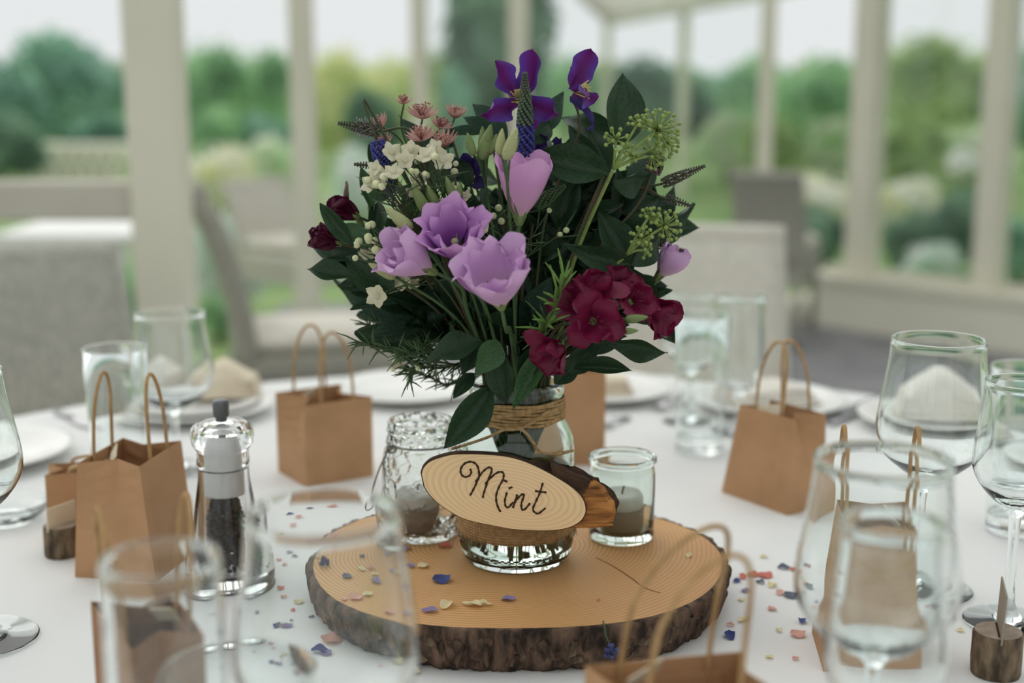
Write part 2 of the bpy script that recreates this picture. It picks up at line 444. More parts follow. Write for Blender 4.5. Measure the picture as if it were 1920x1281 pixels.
def post(name, px, py, Y, w, z0=0.0, z1=2.7, d=None, label=None, m=None):
    c = P(px, py, Y); h = w / 2; dd = (d or w) / 2
    o = structure(name, box(c.x - h, c.x + h, Y - dd, Y + dd, z0, z1, 0.008), m or M_post)
    if label: o['label'] = label
    return o, c.x
TRIM = [
    (300, 300, 3.30, 0.125, 'thick cream timber post beside the grey loom armchair'),
    (568, 180, 5.6, 0.095, 'cream glazing post behind the pale chair back'),
    (786, 100, 7.2, 0.085, 'slim cream post in front of the yellow green shrub'),
    (972, 60, 7.2, 0.105, 'cream post rising behind the bouquet'),
    (1436, 200, 7.2, 0.075, 'slim cream post beyond the pale dining chair'),
]
for i, (px, py, Y, w, lab) in enumerate(TRIM):
    post('trim_%d' % (i + 1), px, py, Y, w, label=lab)
# horizontal rail left of the thick post
a = P(300, 375, 3.30)
structure('trim_6', box(-3.4, a.x - 0.06, 3.26, 3.34, a.z - 0.048, a.z + 0.048, 0.006), M_rail, label='wide horizontal painted rail joined to the thick post')
# low plinth at the right, oblique, with ledge and posts
A_ = G(1515, 603, 0.0); B_ = G(1920, 662, 0.0)
dirp = (B_ - A_).normalized(); nrm = Vector((-dirp.y, dirp.x, 0))
if nrm.y < 0: nrm = -nrm
def obl(s0, s1, t0, t1, z0, z1):
    q = [(s0, t0), (s1, t0), (s1, t1), (s0, t1)]
    r = [[A_ + dirp * s + nrm * t + Vector((0, 0, z)) for s, t in q] for z in (z0, z1)]
    return loft(r)
PLH = 1.19 + math.tan(math.atan((640.5 - 512) / FPX) - PITCH) * A_.y
wr = structure('wall_right', obl(0, 3.4, 0.0, 0.30, -.021, PLH - 0.035), M_plinth, label='low cream plinth wall under the tall posts')
lg = part('ledge', obl(-0.02, 3.4, -0.02, 0.32, PLH - 0.035, PLH), M_post, wr, False)
part('step', obl(-0.25, 0.0, -0.05, 0.35, 0, 0.09), M_post, wr, False)
def obl_post(name, px, py, w, label):
    # intersect pixel ray with plinth centre plane
    d = ray(px, py); o = Vector((0, 0, CAMZ)); n = nrm; p0 = A_ + nrm * 0.15
    t = (p0 - o).dot(n) / d.dot(n); c = o + d * t
    s = (c - A_).dot(dirp)
    structure(name, obl(s - w / 2, s + w / 2, 0.15 - w / 2, 0.15 + w / 2, PLH, 2.7), M_post, label=label)
    return s
sA = obl_post('trim_7', 1624, 300, 0.125, 'cream post standing on the near end of the low plinth')
sB = obl_post('trim_8', 1868, 300, 0.115, 'cream post standing further along the low plinth')
# panes
wv = structure('window_1', join(obl(0.0, 3.4, 0.13, 0.17, 2.62, 2.70), obl(0.0, 3.4, 0.13, 0.17, PLH, PLH + 0.03)), M_post, label='glazing frame above the low plinth')
part('pane', obl(sA + 0.06, sB - 0.06, 0.147, 0.153, PLH + 0.02, 2.64), M_pane, wv, False)
part('pane', obl(sB + 0.06, 3.3, 0.147, 0.153, PLH + 0.02, 2.64), M_pane, wv, False)
xs = [P(568, 180, 5.6).x, P(786, 100, 7.2).x, P(972, 60, 7.2).x, P(1436, 200, 7.2).x]
wb = structure('window_2', join(box(-2.2, 4.2, 7.16, 7.24, 2.62, 2.70)), M_post, label='glazing frame across the far side of the room')
for x0, x1 in ((xs[1], xs[2]), (xs[2], xs[3])):
    part('pane', box(x0 + 0.05, x1 - 0.05, 7.197, 7.203, 0.05, 2.63), M_pane, wb, False)
# roof frame of the garden room (glazed roof bars)
rf = structure('ceiling', join(box(-5.5, 5.5, 7.1, 7.3, 2.7, 2.86), box(-5.5, 5.5, -2.6, -2.3, 2.9, 3.05)), M_post, label='timber roof frame of the garden room')
for i in range(9):
    x = -5 + i * 1.25
    part('rafter', box(x - 0.04, x + 0.04, -2.5, 7.2, 2.86, 2.98), M_post, rf, False)

#=== OUTDOORS
def leaf_crown(seed, n, rx, ry, rz, lobes, size, flat=0.0):
    rnd = random.Random(seed); V, F = [], []
    L = [(Vector((0, 0, 0)), 0.72)]
    for i in range(lobes):
        a = rnd.uniform(0, 2 * PI); e = rnd.uniform(-0.5, 1.0)
        L.append((Vector((math.cos(a) * math.cos(e), math.sin(a) * math.cos(e), math.sin(e))) * rnd.uniform(0.4, 0.62), rnd.uniform(0.28, 0.46)))
    core = ico(0.62, sub=2)
    cv = [Vector(v) * (1 + 0.25 * noise.noise(Vector(v) * 4 + Vector((seed, 0, 0)))) for v in core[0]]
    V += [(v.x * rx, v.y * ry, v.z * rz) for v in cv]; F += core[1]
    for i in range(n):
        c, r = L[rnd.randrange(len(L))]
        d = Vector((rnd.gauss(0, 1), rnd.gauss(0, 1), rnd.gauss(0, 1))).normalized()
        p = c + d * r * rnd.uniform(0.7, 1.25)
        p = Vector((p.x * rx, p.y * ry, p.z * rz))
        s = size * rnd.uniform(0.6, 1.4)
        n_ = (d + Vector((rnd.gauss(0, .6), rnd.gauss(0, .6), rnd.gauss(0, .6)))).normalized()
        t = n_.cross(Vector((rnd.gauss(0, 1), rnd.gauss(0, 1), rnd.gauss(0, 1)))).normalized(); b = n_.cross(t)
        o = len(V)
        V += [tuple(p - t * s), tuple(p + b * s * 0.5 + n_ * s * .15), tuple(p + t * s), tuple(p - b * s * 0.5 + n_ * s * .15)]
        F.append((o, o + 1, o + 2, o + 3))
    return V, F
FOL = {}
def fol(name, a, b):
    if name not in FOL: FOL[name] = mat('foliage_' + name, C(*a), 0.8, C(*b), 1.4, detail=4, trans=0.35)
    return FOL[name]
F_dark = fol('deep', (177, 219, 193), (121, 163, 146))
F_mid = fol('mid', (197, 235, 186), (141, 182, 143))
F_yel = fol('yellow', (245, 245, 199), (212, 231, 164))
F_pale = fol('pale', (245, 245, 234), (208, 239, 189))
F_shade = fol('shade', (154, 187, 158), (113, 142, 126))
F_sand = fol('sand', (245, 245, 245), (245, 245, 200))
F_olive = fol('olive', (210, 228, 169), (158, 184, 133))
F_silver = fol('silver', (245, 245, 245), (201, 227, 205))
M_trunk = mat('tree_trunk', C(92, 80, 68), 0.9, C(70, 60, 52), 12, bump=0.6)
CROWN = [leaf_crown(s, 2600, 1, 1, 1, 9, 0.085) for s in (3, 8, 21)]
CM = {}
def tree(px0, px1, ytop, ybase, fm, label, cat='shrub', group=None, kind=0, Y=None, name='garden_shrub', depth=None, zb=0.0):
    pxm = (px0 + px1) / 2
    if Y is None: Y = G(pxm, ybase, 0.0).y
    c = P(pxm, ytop, Y); x0 = P(px0, ytop, Y).x; x1 = P(px1, ytop, Y).x
    z1 = c.z; w = (x1 - x0) / 2 * 1.04; h = z1 - zb
    t = thing(name, label, cat, (c.x, Y, zb), group=group)
    key = (kind, fm.name)
    if key not in CM: CM[key] = mesh('crown', *CROWN[kind], fm, False)
    o = obj('crown', CM[key], t)
    o.location = (0, 0, h * 0.47); o.rotation_euler = (0, 0, random.uniform(0, 6))
    o.scale = (w * 1.22, w * 1.1 if depth is None else depth, h * 0.56)
    k = max(0.02, 0.03 * h)
    part('trunk', tube([(0, 0, -0.03), (0.02 * h, 0, 0.3 * h), (0, 0.02 * h, 0.62 * h)], [k * 1.3, k, k * .6], 7), M_trunk, t)
    return t
belt = [(-260, -40, 96), (-60, 130, 112), (110, 300, 104), (280, 450, 92), (430, 600, 100), (560, 740, 112), (700, 880, 118), (860, 1060, 96), (1030, 1200, 104), (1190, 1360, 122), (1340, 1500, 112), (1480, 1640, 104), (1620, 1800, 92), (1780, 1960, 100), (1930, 2140, 104)]
for i, (x0, x1, yt) in enumerate(belt):
    tree(x0, x1, yt, 0, (F_mid, F_dark, F_olive)[i % 3], 'tree in the distant tree belt closing off the garden', kind=i % 3, name='belt_tree', cat='tree', Y=44 + 7 * (i % 2), group='distant tree belt')
tree(-140, 62, 88, 322, F_dark, 'dark green bushy tree at the edge of the garden', kind=1, name='garden_tree', cat='tree')
tree(18, 240, 52, 292, F_dark, 'rounded dark green tree behind the pale garden wall', kind=0, name='garden_tree', cat='tree')
tree(236, 345, 100, 268, F_mid, 'mid green tree hidden partly by the thick post', kind=2, name='garden_tree', cat='tree')
tree(330, 470, 62, 296, F_mid, 'mid green garden tree with a humped crown', kind=1, name='garden_tree', cat='tree')
tree(440, 570, 78, 270, F_mid, 'mid green garden tree next to the cream glazing post', kind=2, name='garden_tree', cat='tree')
tree(575, 690, 82, 310, F_yel, 'yellow green shrub with pale new growth', kind=0)
tree(660, 800, 90, 300, F_yel, 'yellow green shrub behind the slim cream post', kind=1)
tree(640, 745, 150, 318, F_shade, 'small dark shrub in front of the yellow green one', kind=2)
tree(745, 850, 78, 290, F_olive, 'olive green shrub between yellow shrub and tall dark tree', kind=2)
tree(836, 1045, -150, 280, F_shade, 'tall dark tree rising above all the garden shrubs', kind=0, name='garden_tree', cat='tree')
tree(820, 900, 108, 330, F_dark, 'dark green bush at the foot of the tall dark tree', kind=1)
tree(1020, 1118, 88, 262, F_mid, 'green bush beside the cream garden canopy', kind=1)
tree(1130, 1330, 90, 290, F_shade, 'broad dark green bush behind the garden canopy', kind=2)
tree(1340, 1470, 96, 268, F_mid, 'mid green tree past the canopy', kind=0, name='garden_tree', cat='tree')
tree(1455, 1620, 88, 300, F_mid, 'mid green tree with a double crown beside the tall plinth post', kind=1, name='garden_tree', cat='tree')
tree(1640, 1860, 50, 258, F_olive, 'large rounded olive green tree seen between the plinth posts', kind=2, name='garden_tree', cat='tree')
tree(1860, 2080, 70, 312, F_dark, 'dark green tree past the last plinth post', kind=0, name='garden_tree', cat='tree')
tree(-90, 70, 190, 350, F_shade, 'low dark hedge shrub at the foot of the bushy edge tree', kind=2)
tree(118, 250, 205, 310, F_dark, 'low dark hedge shrub just behind the pale garden wall', kind=1)
tree(345, 450, 195, 318, F_mid, 'leafy shrub low in front of the humped garden tree', kind=0)
tree(445, 560, 205, 312, F_dark, 'dark leafy shrub low beside the glazing post', kind=2)
# mid garden, right
tree(1310, 1420, 200, 338, F_pale, 'pale green loose shrub beyond the slim post', kind=1)
tree(1390, 1520, 212, 374, F_olive, 'olive shrub by the far lawn', kind=0)
tree(1500, 1640, 208, 340, F_pale, 'pale green shrub in the flower border', kind=2)
tree(1640, 1780, 205, 380, F_olive, 'olive green shrub carrying a white bloom', kind=1)
tree(1740, 1900, 240, 345, F_pale, 'soft green shrub next to the far plinth post', kind=0)
tree(1470, 1610, 318, 440, F_sand, 'straw coloured ornamental grass clump in the border', kind=1, cat='grass')
tree(1640, 1760, 330, 440, F_sand, 'straw coloured grass clump between the plinth posts', kind=0, cat='grass')
tree(1450, 1600, 372, 0, F_shade, 'low dark bush behind the plinth end', kind=2, Y=8.4)
tree(1655, 1760, 380, 0, F_shade, 'low dark bush behind the plinth between its posts', kind=1, Y=8.2)
tree(1735, 1850, 350, 0, F_shade, 'dark leafy bush behind the middle of the plinth', kind=0, Y=8.6)
tree(1690, 1800, 448, 0, F_silver, 'silver leaved plant peeping over the plinth ledge', kind=2, Y=7.6, cat='plant')
tree(1860, 1990, 400, 0, F_dark, 'green bush behind the far end of the plinth', kind=2, Y=8.2)
tree(1385, 1500, 430, 0, F_dark, 'low green bush beside the open end of the plinth', kind=0, Y=10.4)
# left garden beds
tree(345, 480, 262, 400, F_sand, 'straw coloured grasses past the thick post', kind=1, cat='grass')
tree(465, 560, 250, 370, F_pale, 'pale green bed of plants by the glazing post', kind=0, cat='plant')
tree(620, 740, 262, 436, F_silver, 'silvery green plants behind the bouquet', kind=2, cat='plant')
tree(360, 500, 395, 0, F_silver, 'silver green herb clump behind the sideways chair', kind=0, Y=7.0, cat='plant')
tree(440, 530, 440, 0, F_dark, 'dark herb clump behind the sideways chair', kind=1, Y=8.6, cat='plant')
tree(205, 300, 455, 0, F_mid, 'bright green plant low behind the thick post', kind=2, Y=5.0, cat='plant')
tree(375, 440, 545, 0, F_mid, 'small bright green plant under the sideways chair', kind=1, Y=6.3, cat='plant')
# white bloom
wb_ = P(1803, 306, 11.2)
t = thing('white_bloom', 'round white hydrangea bloom standing out of the olive shrub', 'flower', (wb_.x, wb_.y, 0))
part('stem', tube([(0, 0, -.025), (0.03, 0, wb_.z * .5), (0, 0, wb_.z)], 0.012, 6), M_stem, t)
hv, hf = [], []
for i in range(60):
    d = Vector((random.gauss(0, 1), random.gauss(0, 1), random.gauss(0, 1))).normalized()
    q = ico(0.04, d * 0.09 + Vector((0, 0, wb_.z)))
    hv, hf = join((hv, hf), q)
part('bloom', (hv, hf), M_plate, t)
# pale garden wall of rough stones
ca = G(60, 338, 0); cb = G(262, 330, 0)
t = thing('garden_wall', 'low pale stone wall in the garden', 'wall', (ca.x, ca.y, 0))
L_ = cb.x - ca.x
n = 7
for r_ in range(2):
    for i in range(n):
        w = L_ / n
        x0 = i * w + (w * .5 if r_ else 0)
        part('stone', box(x0 + .01, x0 + w - .01, -0.15, 0.15 + random.uniform(0, .03), r_ * 0.24 - 0.02, r_ * 0.24 + 0.23, 0.03), M_plinth, t, False)
# canopy
cL = P(1140, 50, 17.0); cR = P(1480, -20, 11.5)
t = thing('garden_canopy', 'cream garden canopy with slim posts out on the lawn', 'canopy', (cL.x, cL.y, 0))
top = [P(1140, 48, 17.0), P(1300, 12, 14.0), P(1560, -30, 11.0), P(1420, -130, 17.5), P(1085, -5, 17.0)]
zc = top[0].z
top = [cL, P(1290, 22, 14.2), P(1600, -30, 11.0), Vector((cR.x + 3.5, 17.0, cL.z + .5)), Vector((cL.x - .3, 19.5, cL.z + .55)), P(1078, -8, 16.6)]
roof = loft([[Vector(v) for v in top], [Vector(v) + Vector((0, 0, 0.16)) for v in top]])
part('canopy_roof', roof, M_canopy, t, False, world=True)
for px, Y in ((1139, 17.0), (1283, 14.6)):
    q = P(px, 60, Y)
    part('post', box(q.x - .05, q.x + .05, Y - .05, Y + .05, -.025, zc + 0.1), M_post, t, False, world=True)
# white outdoor table
c = P(170, 432, 5.4)
t = thing('garden_table', 'white garden table seen under the painted rail', 'table', (c.x, 5.4, 0))
part('table_top', box(-0.30, 0.24, -0.3, 0.3, c.z - 0.03, c.z + 0.015, 0.012), M_plate, t, False)
part('white_runner', grid(lambda u, v: (-.24 + .4 * u, -.305, c.z - .05 - 0.04 * math.sin(u * 9) * v + .05 * (1 - v)), 14, 3), M_plate, t)
for sx in (-.26, .2):
    for sy in (-.26, .26):
        part('leg', box(sx - .02, sx + .02, sy - .02, sy + .02, -.021, c.z - .03), M_plate, t, False)

#=== CHAIRS
def chair(label, loc, rz, m, cush=True, h=0.92, w=0.46, ribs=True, group=None, lean=0.12):
    """loom dining chair, front towards local -y"""
    t = thing('dining_chair', label, 'chair', loc, rz, group)
    Yb = loc[1] + (0.2 + lean) * math.cos(rz); h = P(960, h, Yb).z
    def back(u, v, y):
        x = (u - .5) * w * (0.92 + 0.08 * (1 - v)); z = 0.40 + (h - 0.40) * v
        return (x, 0.2 + lean * v * v + y - 0.03 * (2 * abs(u - .5)) ** 2, z)
    f = grid(lambda u, v: back(u, v, -0.018), 8, 10); b = grid(lambda u, v: back(u, v, 0.018), 8, 10)
    n = len(f[0]); V = f[0] + b[0]; F = [q[::-1] for q in f[1]] + [tuple(i + n for i in q) for q in b[1]]
    edge = [i for i in range(9)] + [9 * j + 8 for j in range(1, 11)] + [90 + i for i in range(7, -1, -1)] + [9 * j for j in range(9, 0, -1)]
    for i in range(len(edge)):
        p, q = edge[i], edge[(i + 1) % len(edge)]
        F.append((p, q, q + n, p + n))
    bk = part('backrest', (V, F), m, t)
    if ribs:
        R = []
        for i in range(22):
            u = (i + .5) / 22
            R.append(tube([Vector(back(u, k / 6, -0.02)) for k in range(7)], 0.0075, 6))
        part('woven_ribs', join(*R), m, bk, kind='stuff')
    part('top_rail', tube([Vector(back(k / 8, 1.0, 0)) for k in range(9)], 0.024, 8), m, bk)
    se = part('seat', box(-w / 2, w / 2, -0.26, 0.2, 0.36, 0.44, 0.02), m, t, False)
    part('apron', box(-w / 2 + .01, w / 2 - .01, -0.25, 0.2, 0.30, 0.37, 0.01), m, t, False)
    for sx in (-1, 1):
        for sy in (-0.22, 0.19):
            part('leg', tube([(sx * (w / 2 - .03), sy, 0.36), (sx * (w / 2 - .025), sy * 1.08, 0.0)], [0.02, 0.016], 8), m, t)
    if cush:
        part('cushion', box(-w / 2 + .01, w / 2 - .01, -0.25, 0.19, 0.44, 0.50, 0.028), M_cush, se)
    return t
c = P(118, 462, 2.7)
chair('grey loom dining chair standing beside the thick post', (c.x, 2.45, 0), math.radians(26), M_loom, h=480, w=0.5)
c = P(1285, 416, 2.75)
chair('pale dining chair drawn up across the table behind the bouquet', (c.x, 2.75, 0), math.radians(-6), M_loom2, h=438, w=0.5, ribs=False)
c = P(1462, 322, 6.2)
chair('far grey chair turned away behind the pale dining chair', (c.x, 6.2, 0), math.radians(158), M_loomm, h=330, w=0.34)
c = P(440, 360, 3.9)
chair('dining chair seen sideways with cream cushion, between thick post and bouquet', (P(566, 360, 3.9).x, 3.9, 0), math.radians(103), M_loomm, h=362, w=0.40, lean=0.13)
c = P(550, 335, 6.2)
chair('pale chair back standing beyond the sideways chair', (c.x, 6.2, 0), math.radians(48), M_loom2, h=345, w=0.40, ribs=False)
c = P(1330, 345, 4.9)

#=== TABLE
TC = G(962, 1046, TZ); TC = Vector((0.0, 1.13, TZ)); TR = 0.93
t = thing('dining_table', 'round dining table under the white cloth', 'table', (TC.x, TC.y, 0))
part('table_top', lathe([(0, .715), (TR - .01, .715), (TR - .01, .742), (0, .742)], 64), M_trunk, t)
part('column', lathe([(0, .03), (.06, .03), (.05, .4), (.07, .715), (0, .715)], 20), M_trunk, t)
part('foot', lathe([(0, 0), (.35, 0), (.33, .03), (0, .05)], 32), M_trunk, t)
def cloth(u, v):
    a = 2 * PI * u
    if v < 0.6:
        r = TR * (v / 0.6); z = TZ
        z += 0.0006 * noise.noise(Vector((r * math.cos(a) * 5, r * math.sin(a) * 5, 2)))
    else:
        k = (v - 0.6) / 0.4; f = k * (0.035 * math.sin(a * 15 + 1.3) + 0.018 * math.sin(a * 26))
        r = TR + 0.012 * min(1, k * 6) + 0.05 * k + f; z = TZ - 0.004 - 0.62 * k ** 1.1
    return (TC.x + r * math.cos(a), TC.y + r * math.sin(a), z)
o = part('tablecloth', grid(cloth, 160, 30), M_cloth, None); tag(o, 'white linen cloth draped over the round table', 'tablecloth')

#=== WOOD SLICE
SZ = TZ + 0.037                     # top of slice
SCn = G(965, 1040, SZ)
def slice_r(a):
    # lopsided outline traced in plan
    return 0.1800 * (1 + 0.035 * math.cos(2 * a + 0.3) + 0.02 * math.cos(3 * a + 1.0) + 0.012 * math.sin(5 * a))
sl = thing('wood_slice', 'round slab of log with rough bark under the jars', 'wood slice', (SCn.x, SCn.y, TZ))
def wood_ring(f, z, n=96, jag=0.0):
    return [Vector((math.cos(2 * PI * i / n) * slice_r(2 * PI * i / n) * f, math.sin(2 * PI * i / n) * slice_r(2 * PI * i / n) * f, z)) for i in range(n)]
part('wood', loft([wood_ring(.88, 0.001), wood_ring(.90, 0.004), wood_ring(.965, 0.0355), wood_ring(.958, 0.037)]), M_slice, sl, False)
# inner bark ring
NB = 520
def bark_ring(z, k):
    out = []
    for i in range(NB):
        a = 2 * PI * i / NB; r = slice_r(a)
        q = Vector((math.cos(a) * 16, math.sin(a) * 16, z * 22))
        d = 0.0030 * noise.noise(q) - 0.0050 * abs(noise.noise(q * 1.6)) - 0.0030 * abs(noise.noise(q * 3.4)) + 0.0028
        r = r * (0.985 + k) + d * 1.1
        out.append(Vector((math.cos(a) * r, math.sin(a) * r, z)))
    return out
rings = [wood_ring(.90, 0.0, NB)] + [bark_ring(z, k) for z, k in ((0.0, -.065), (0.004, -.045), (0.01, -.030), (0.016, -.020), (0.022, -.012), (0.028, -.006), (0.033, -.004), (0.0365, -.010))] + [wood_ring(.958, 0.0372, NB)]
part('bark', loft(rings, False, False), M_bark, sl)
# bark plates
rb = random.Random(5)
plates = []
for k in range(12):
    w = rb.uniform(.006, .017); h = rb.uniform(.014, .031) if k < 8 else rb.uniform(.006, .014); n = 11
    out = []
    for i in range(n):
        a = 2 * PI * (i + .5) / n + rb.uniform(-.22, .22)
        sx = max(-1, min(1, math.cos(a) * 1.35)); sz = max(-1, min(1, math.sin(a) * 1.35)); rr = rb.uniform(.6, 1.15)
        out.append((sx * w * .5 * rr + sz * rb.choice((-.0015, .0015)), sz * h * .5 * rr))
    r0 = [Vector((x, -0.004, z)) for x, z in out]; r1 = [Vector((x, rb.uniform(.0002, .0010), z)) for x, z in out]
    tl = rb.uniform(-.12, .12); tz = rb.uniform(-.08, .08)
    r2 = [Vector((x * .84, 0.0014 + x * tl + z * tz + rb.uniform(0, .0005), z * .9)) for x, z in out]
    plates.append(loft([r0, r1, r2]))
pm = [mesh('bark_plate', *plates[k], (M_bark, M_bark2, M_bark3)[k % 3], False) for k in range(12)]
npl = 62
for i in range(npl):
    for row in (0, 1):
        a = 2 * PI * (i + .5 * row + rb.uniform(-.3, .3)) / npl
        big = row == 0
        z = .018 + rb.uniform(-.006, .005) if big else rb.uniform(.008, .029)
        r = slice_r(a) * (0.945 + 1.15 * z) + (rb.uniform(-.0008, .0014) if big else rb.uniform(0, .0020))
        o = obj('bark_plate', pm[rb.randrange(8) if big else rb.randrange(8, 12)], sl)
        o.location = (math.cos(a) * r, math.sin(a) * r, z)
        o.rotation_euler = (-.30 + rb.uniform(-.12, .12), rb.uniform(-.4, .4), a - PI / 2 + rb.uniform(-.25, .25))
        sc = rb.uniform(.75, 1.2)
        o.scale = (sc, 1, (1.0 if big else sc * .8))
# drying crack on top
ck = [G(px, py, SZ + .0002) for px, py in ((1118, 1046), (1150, 1062), (1185, 1085), (1208, 1102), (1238, 1112))]
part('drying_crack', tube(smooth_path(ck, 3), [.0002 + .0003 * math.sin(PI * i / 12) for i in range(13)], 5), mat('crack_brown', C(132, 92, 56), .9), sl, world=True)

#=== JAR VASE
JB = G(968, 1046, SZ)
jar = thing('mason_jar', 'glass mason jar vase with burlap band and twine holding the bouquet', 'vase', (JB.x, JB.y, SZ))
JR = 0.0495
outer = [(0, .002), (.034, .002), (.038, .0), (.043, .002), (.0475, .008), (.0495, .018), (.0495, .098), (.0485, .108), (.045, .118), (.0405, .125), (.039, .130), (.039, .146), (.0405, .150), (.0405, .156), (.0390, .159)]
inner = [(.0365, .159), (.0355, .155), (.0355, .130), (.0375, .124), (.042, .116), (.0455, .106), (.0463, .098), (.0463, .018), (.044, .010), (.036, .0065), (0, .0075)]
crisp(part('glass', lathe(outer + inner, 64), M_jarglass, jar).data)
part('water', lathe([(0, .0078), (.036, .0068), (.0441, .0103), (.0464, .018), (.0464, .062), (0, .062)], 48), M_water, jar)
bur = lathe([(.0503, .028), (.0512, .030), (.0516, .045), (.0515, .075), (.0508, .082), (.0503, .082), (.0503, .028)], 90)
part('burlap_band', ([(v[0] * (1 + .01 * noise.noise(Vector(v) * 60)), v[1] * (1 + .01 * noise.noise(Vector(v) * 70)), v[2] + (.0018 * noise.noise(Vector((v[0] * 300, v[1] * 300, 0))) if v[2] < .04 else 0)) for v in bur[0]], bur[1]), M_burlap, jar)
fr = []
for i in range(60):
    a = -PI + PI * i / 60; l = random.uniform(.003, .008)
    p = Vector((math.cos(a) * .0518, math.sin(a) * .0518, .031))
    fr.append(tube([p, p + Vector((random.uniform(-.001, .001), -.0004, -l))], .0003, 4))
part('burlap_fringe', join(*fr), M_burlap, jar, kind='stuff')
def helix(r, z0, z1, turns, ph=0, n=40, wob=.0006):
    k = int(n * turns)
    return [Vector(((r + wob * math.sin(i * 1.7)) * math.cos(ph + 2 * PI * turns * i / k), (r + wob * math.cos(i * 1.3)) * math.sin(ph + 2 * PI * turns * i / k), z0 + (z1 - z0) * i / k + wob * math.sin(i * .9))) for i in range(k + 1)]
part('twine_wrap', tube(helix(.0405, .1255, .1445, 8), .00145, 6), M_twine, jar)
tw = [P(828, 806, JB.y - .045), P(862, 797, JB.y - .046), P(905, 784, JB.y - .045), P(930, 772, JB.y - .044), P(955, 800, JB.y - .046), P(985, 838, JB.y - .049), P(1020, 856, JB.y - .047), P(1076, 848, JB.y - .010)]
def sg(l, y=0): return [P(a, b, JB.y + c) for a, b, c in l]
part('twine_tie', tube(smooth_path(sg([(846, 842, -.052), (880, 832, -.050), (915, 820, -.049), (940, 808, -.047), (962, 804, -.047), (982, 808, -.047), (1000, 830, -.049), (1012, 846, -.051), (1040, 852, -.046), (1074, 845, -.016)]), 5), .0013, 6), M_twine, jar, world=True)
part('twine_tie', tube(smooth_path(sg([(918, 796, -.0435), (945, 805, -.0465), (970, 805, -.0475), (992, 796, -.0455), (1012, 782, -.041), (1035, 768, -.034)]), 5), .0013, 6), M_twine, jar, world=True)
# ---------------- sign
SY = JB.y - 0.066
def sp(zx, zy, dy=0.0):            # coordinates picked on the sign, 3.2 x zoom of the photo
    return P(660 + zx / 3.2, 720 + zy / 3.2, SY + dy)
outl = [(412, 540), (425, 500), (470, 460), (560, 430), (640, 419), (760, 420), (900, 430), (1010, 455), (1120, 500), (1230, 560), (1330, 625), (1390, 690), (1408, 750), (1400, 790), (1370, 830), (1300, 865), (1200, 880), (1080, 880), (960, 872), (840, 850), (720, 825), (640, 797), (560, 750), (500, 705), (450, 650), (422, 600)]
sc_ = sp(910, 650)
sg_t = thing('name_sign', 'oval wooden table sign burned with the word Mint', 'sign', sc_)
sg_t.rotation_euler = (0, 0, 0)
ang = math.radians(14)
fo = [sp(*p) - sc_ for p in smooth_path([Vector((a, b, 0)) for a, b in outl] , 3) for p in [(p.x, p.y)]][:-1]
def shr(k, dy): return [Vector((v.x * k, dy, v.z * k)) for v in fo]
# face board: built in its own frame so the rings follow the face
Mf = Matrix.Rotation(PI / 2, 4, 'X') @ Matrix.Rotation(-ang, 4, 'Z')
Mi = Mf.inverted()
face = loft([[Mi @ v for v in shr(.985, -0.0005)], [Mi @ v for v in shr(.985, 0.008)]])
o = part('face_board', face, M_sign, sg_t, False); o.matrix_local = Mf
part('bark_rim', loft([shr(.984, .0), shr(1.0, -.0002), [v * 1.006 + Vector((.0006 * noise.noise(v * 300), 0.004, .0006 * noise.noise(v * 260))) for v in fo], shr(1.0, .009), shr(.9, .0095)], False, True), M_barkthin, sg_t)
# branch stub running back to the right
st = []
for k, (sx, dx, dz, dy) in enumerate(((.93, .004, -.001, .0065), (.86, .016, -.001, .0085), (.78, .030, -.002, .0105), (.68, .044, -.003, .0122), (.60, .054, -.004, .0136))):
    st.append([Vector((v.x * sx + dx + .0018 * noise.noise(v * 120 + Vector((k, 0, 0))), dy + .0008 * noise.noise(v * 90 + Vector((0, k, 0))), v.z * (sx * .5 + .42) + dz + .0016 * noise.noise(v * 170 + Vector((0, 0, k))))) for v in fo])
part('branch_stub', loft(st, False, True), M_barkthin, sg_t)
# torn yellow end
torn = []
tl = [(1392, 680), (1420, 610), (1470, 600), (1520, 640), (1550, 690), (1580, 730), (1590, 790), (1570, 850), (1500, 880), (1400, 880), (1360, 840)]
tv = [sp(a, b) - sc_ for a, b in tl]
torn = loft([[v * .98 + Vector((-.016, .004, 0)) for v in tv], [v * .985 + Vector((-.004, .005, 0)) for v in tv], [v + Vector((0, .009 + .002 * (i % 2), 0)) for i, v in enumerate(tv)], [v * .97 + Vector((-.002, .022, 0)) for v in tv]])
part('split_end', torn, M_split, sg_t, False)
rid = []
for i in range(7):
    zy = 640 + i * 34
    rid.append(tube([sp(1385, zy + 8 + random.uniform(-6, 6), .005) - sc_, sp(1450, zy + random.uniform(-6, 6), .0065) - sc_, sp(1530 + min(i, 3) * 12, zy + 6 + random.uniform(-6, 6), .009) - sc_], [.0016, .0022, .0012], 5))
part('splinter_ridges', join(*rid), M_split, sg_t)
bt = [(1190, 485), (1260, 515), (1330, 548), (1400, 572), (1432, 590), (1420, 625), (1392, 662), (1340, 640), (1270, 590), (1200, 540)]
bv = [sp(a, b) - sc_ for a, b in bt]
part('bark_flake', loft([[v + Vector((0, .003, 0)) for v in bv], [v * 1.0 + Vector((0, .016, 0)) for v in bv]]), M_barkthin, sg_t, False)
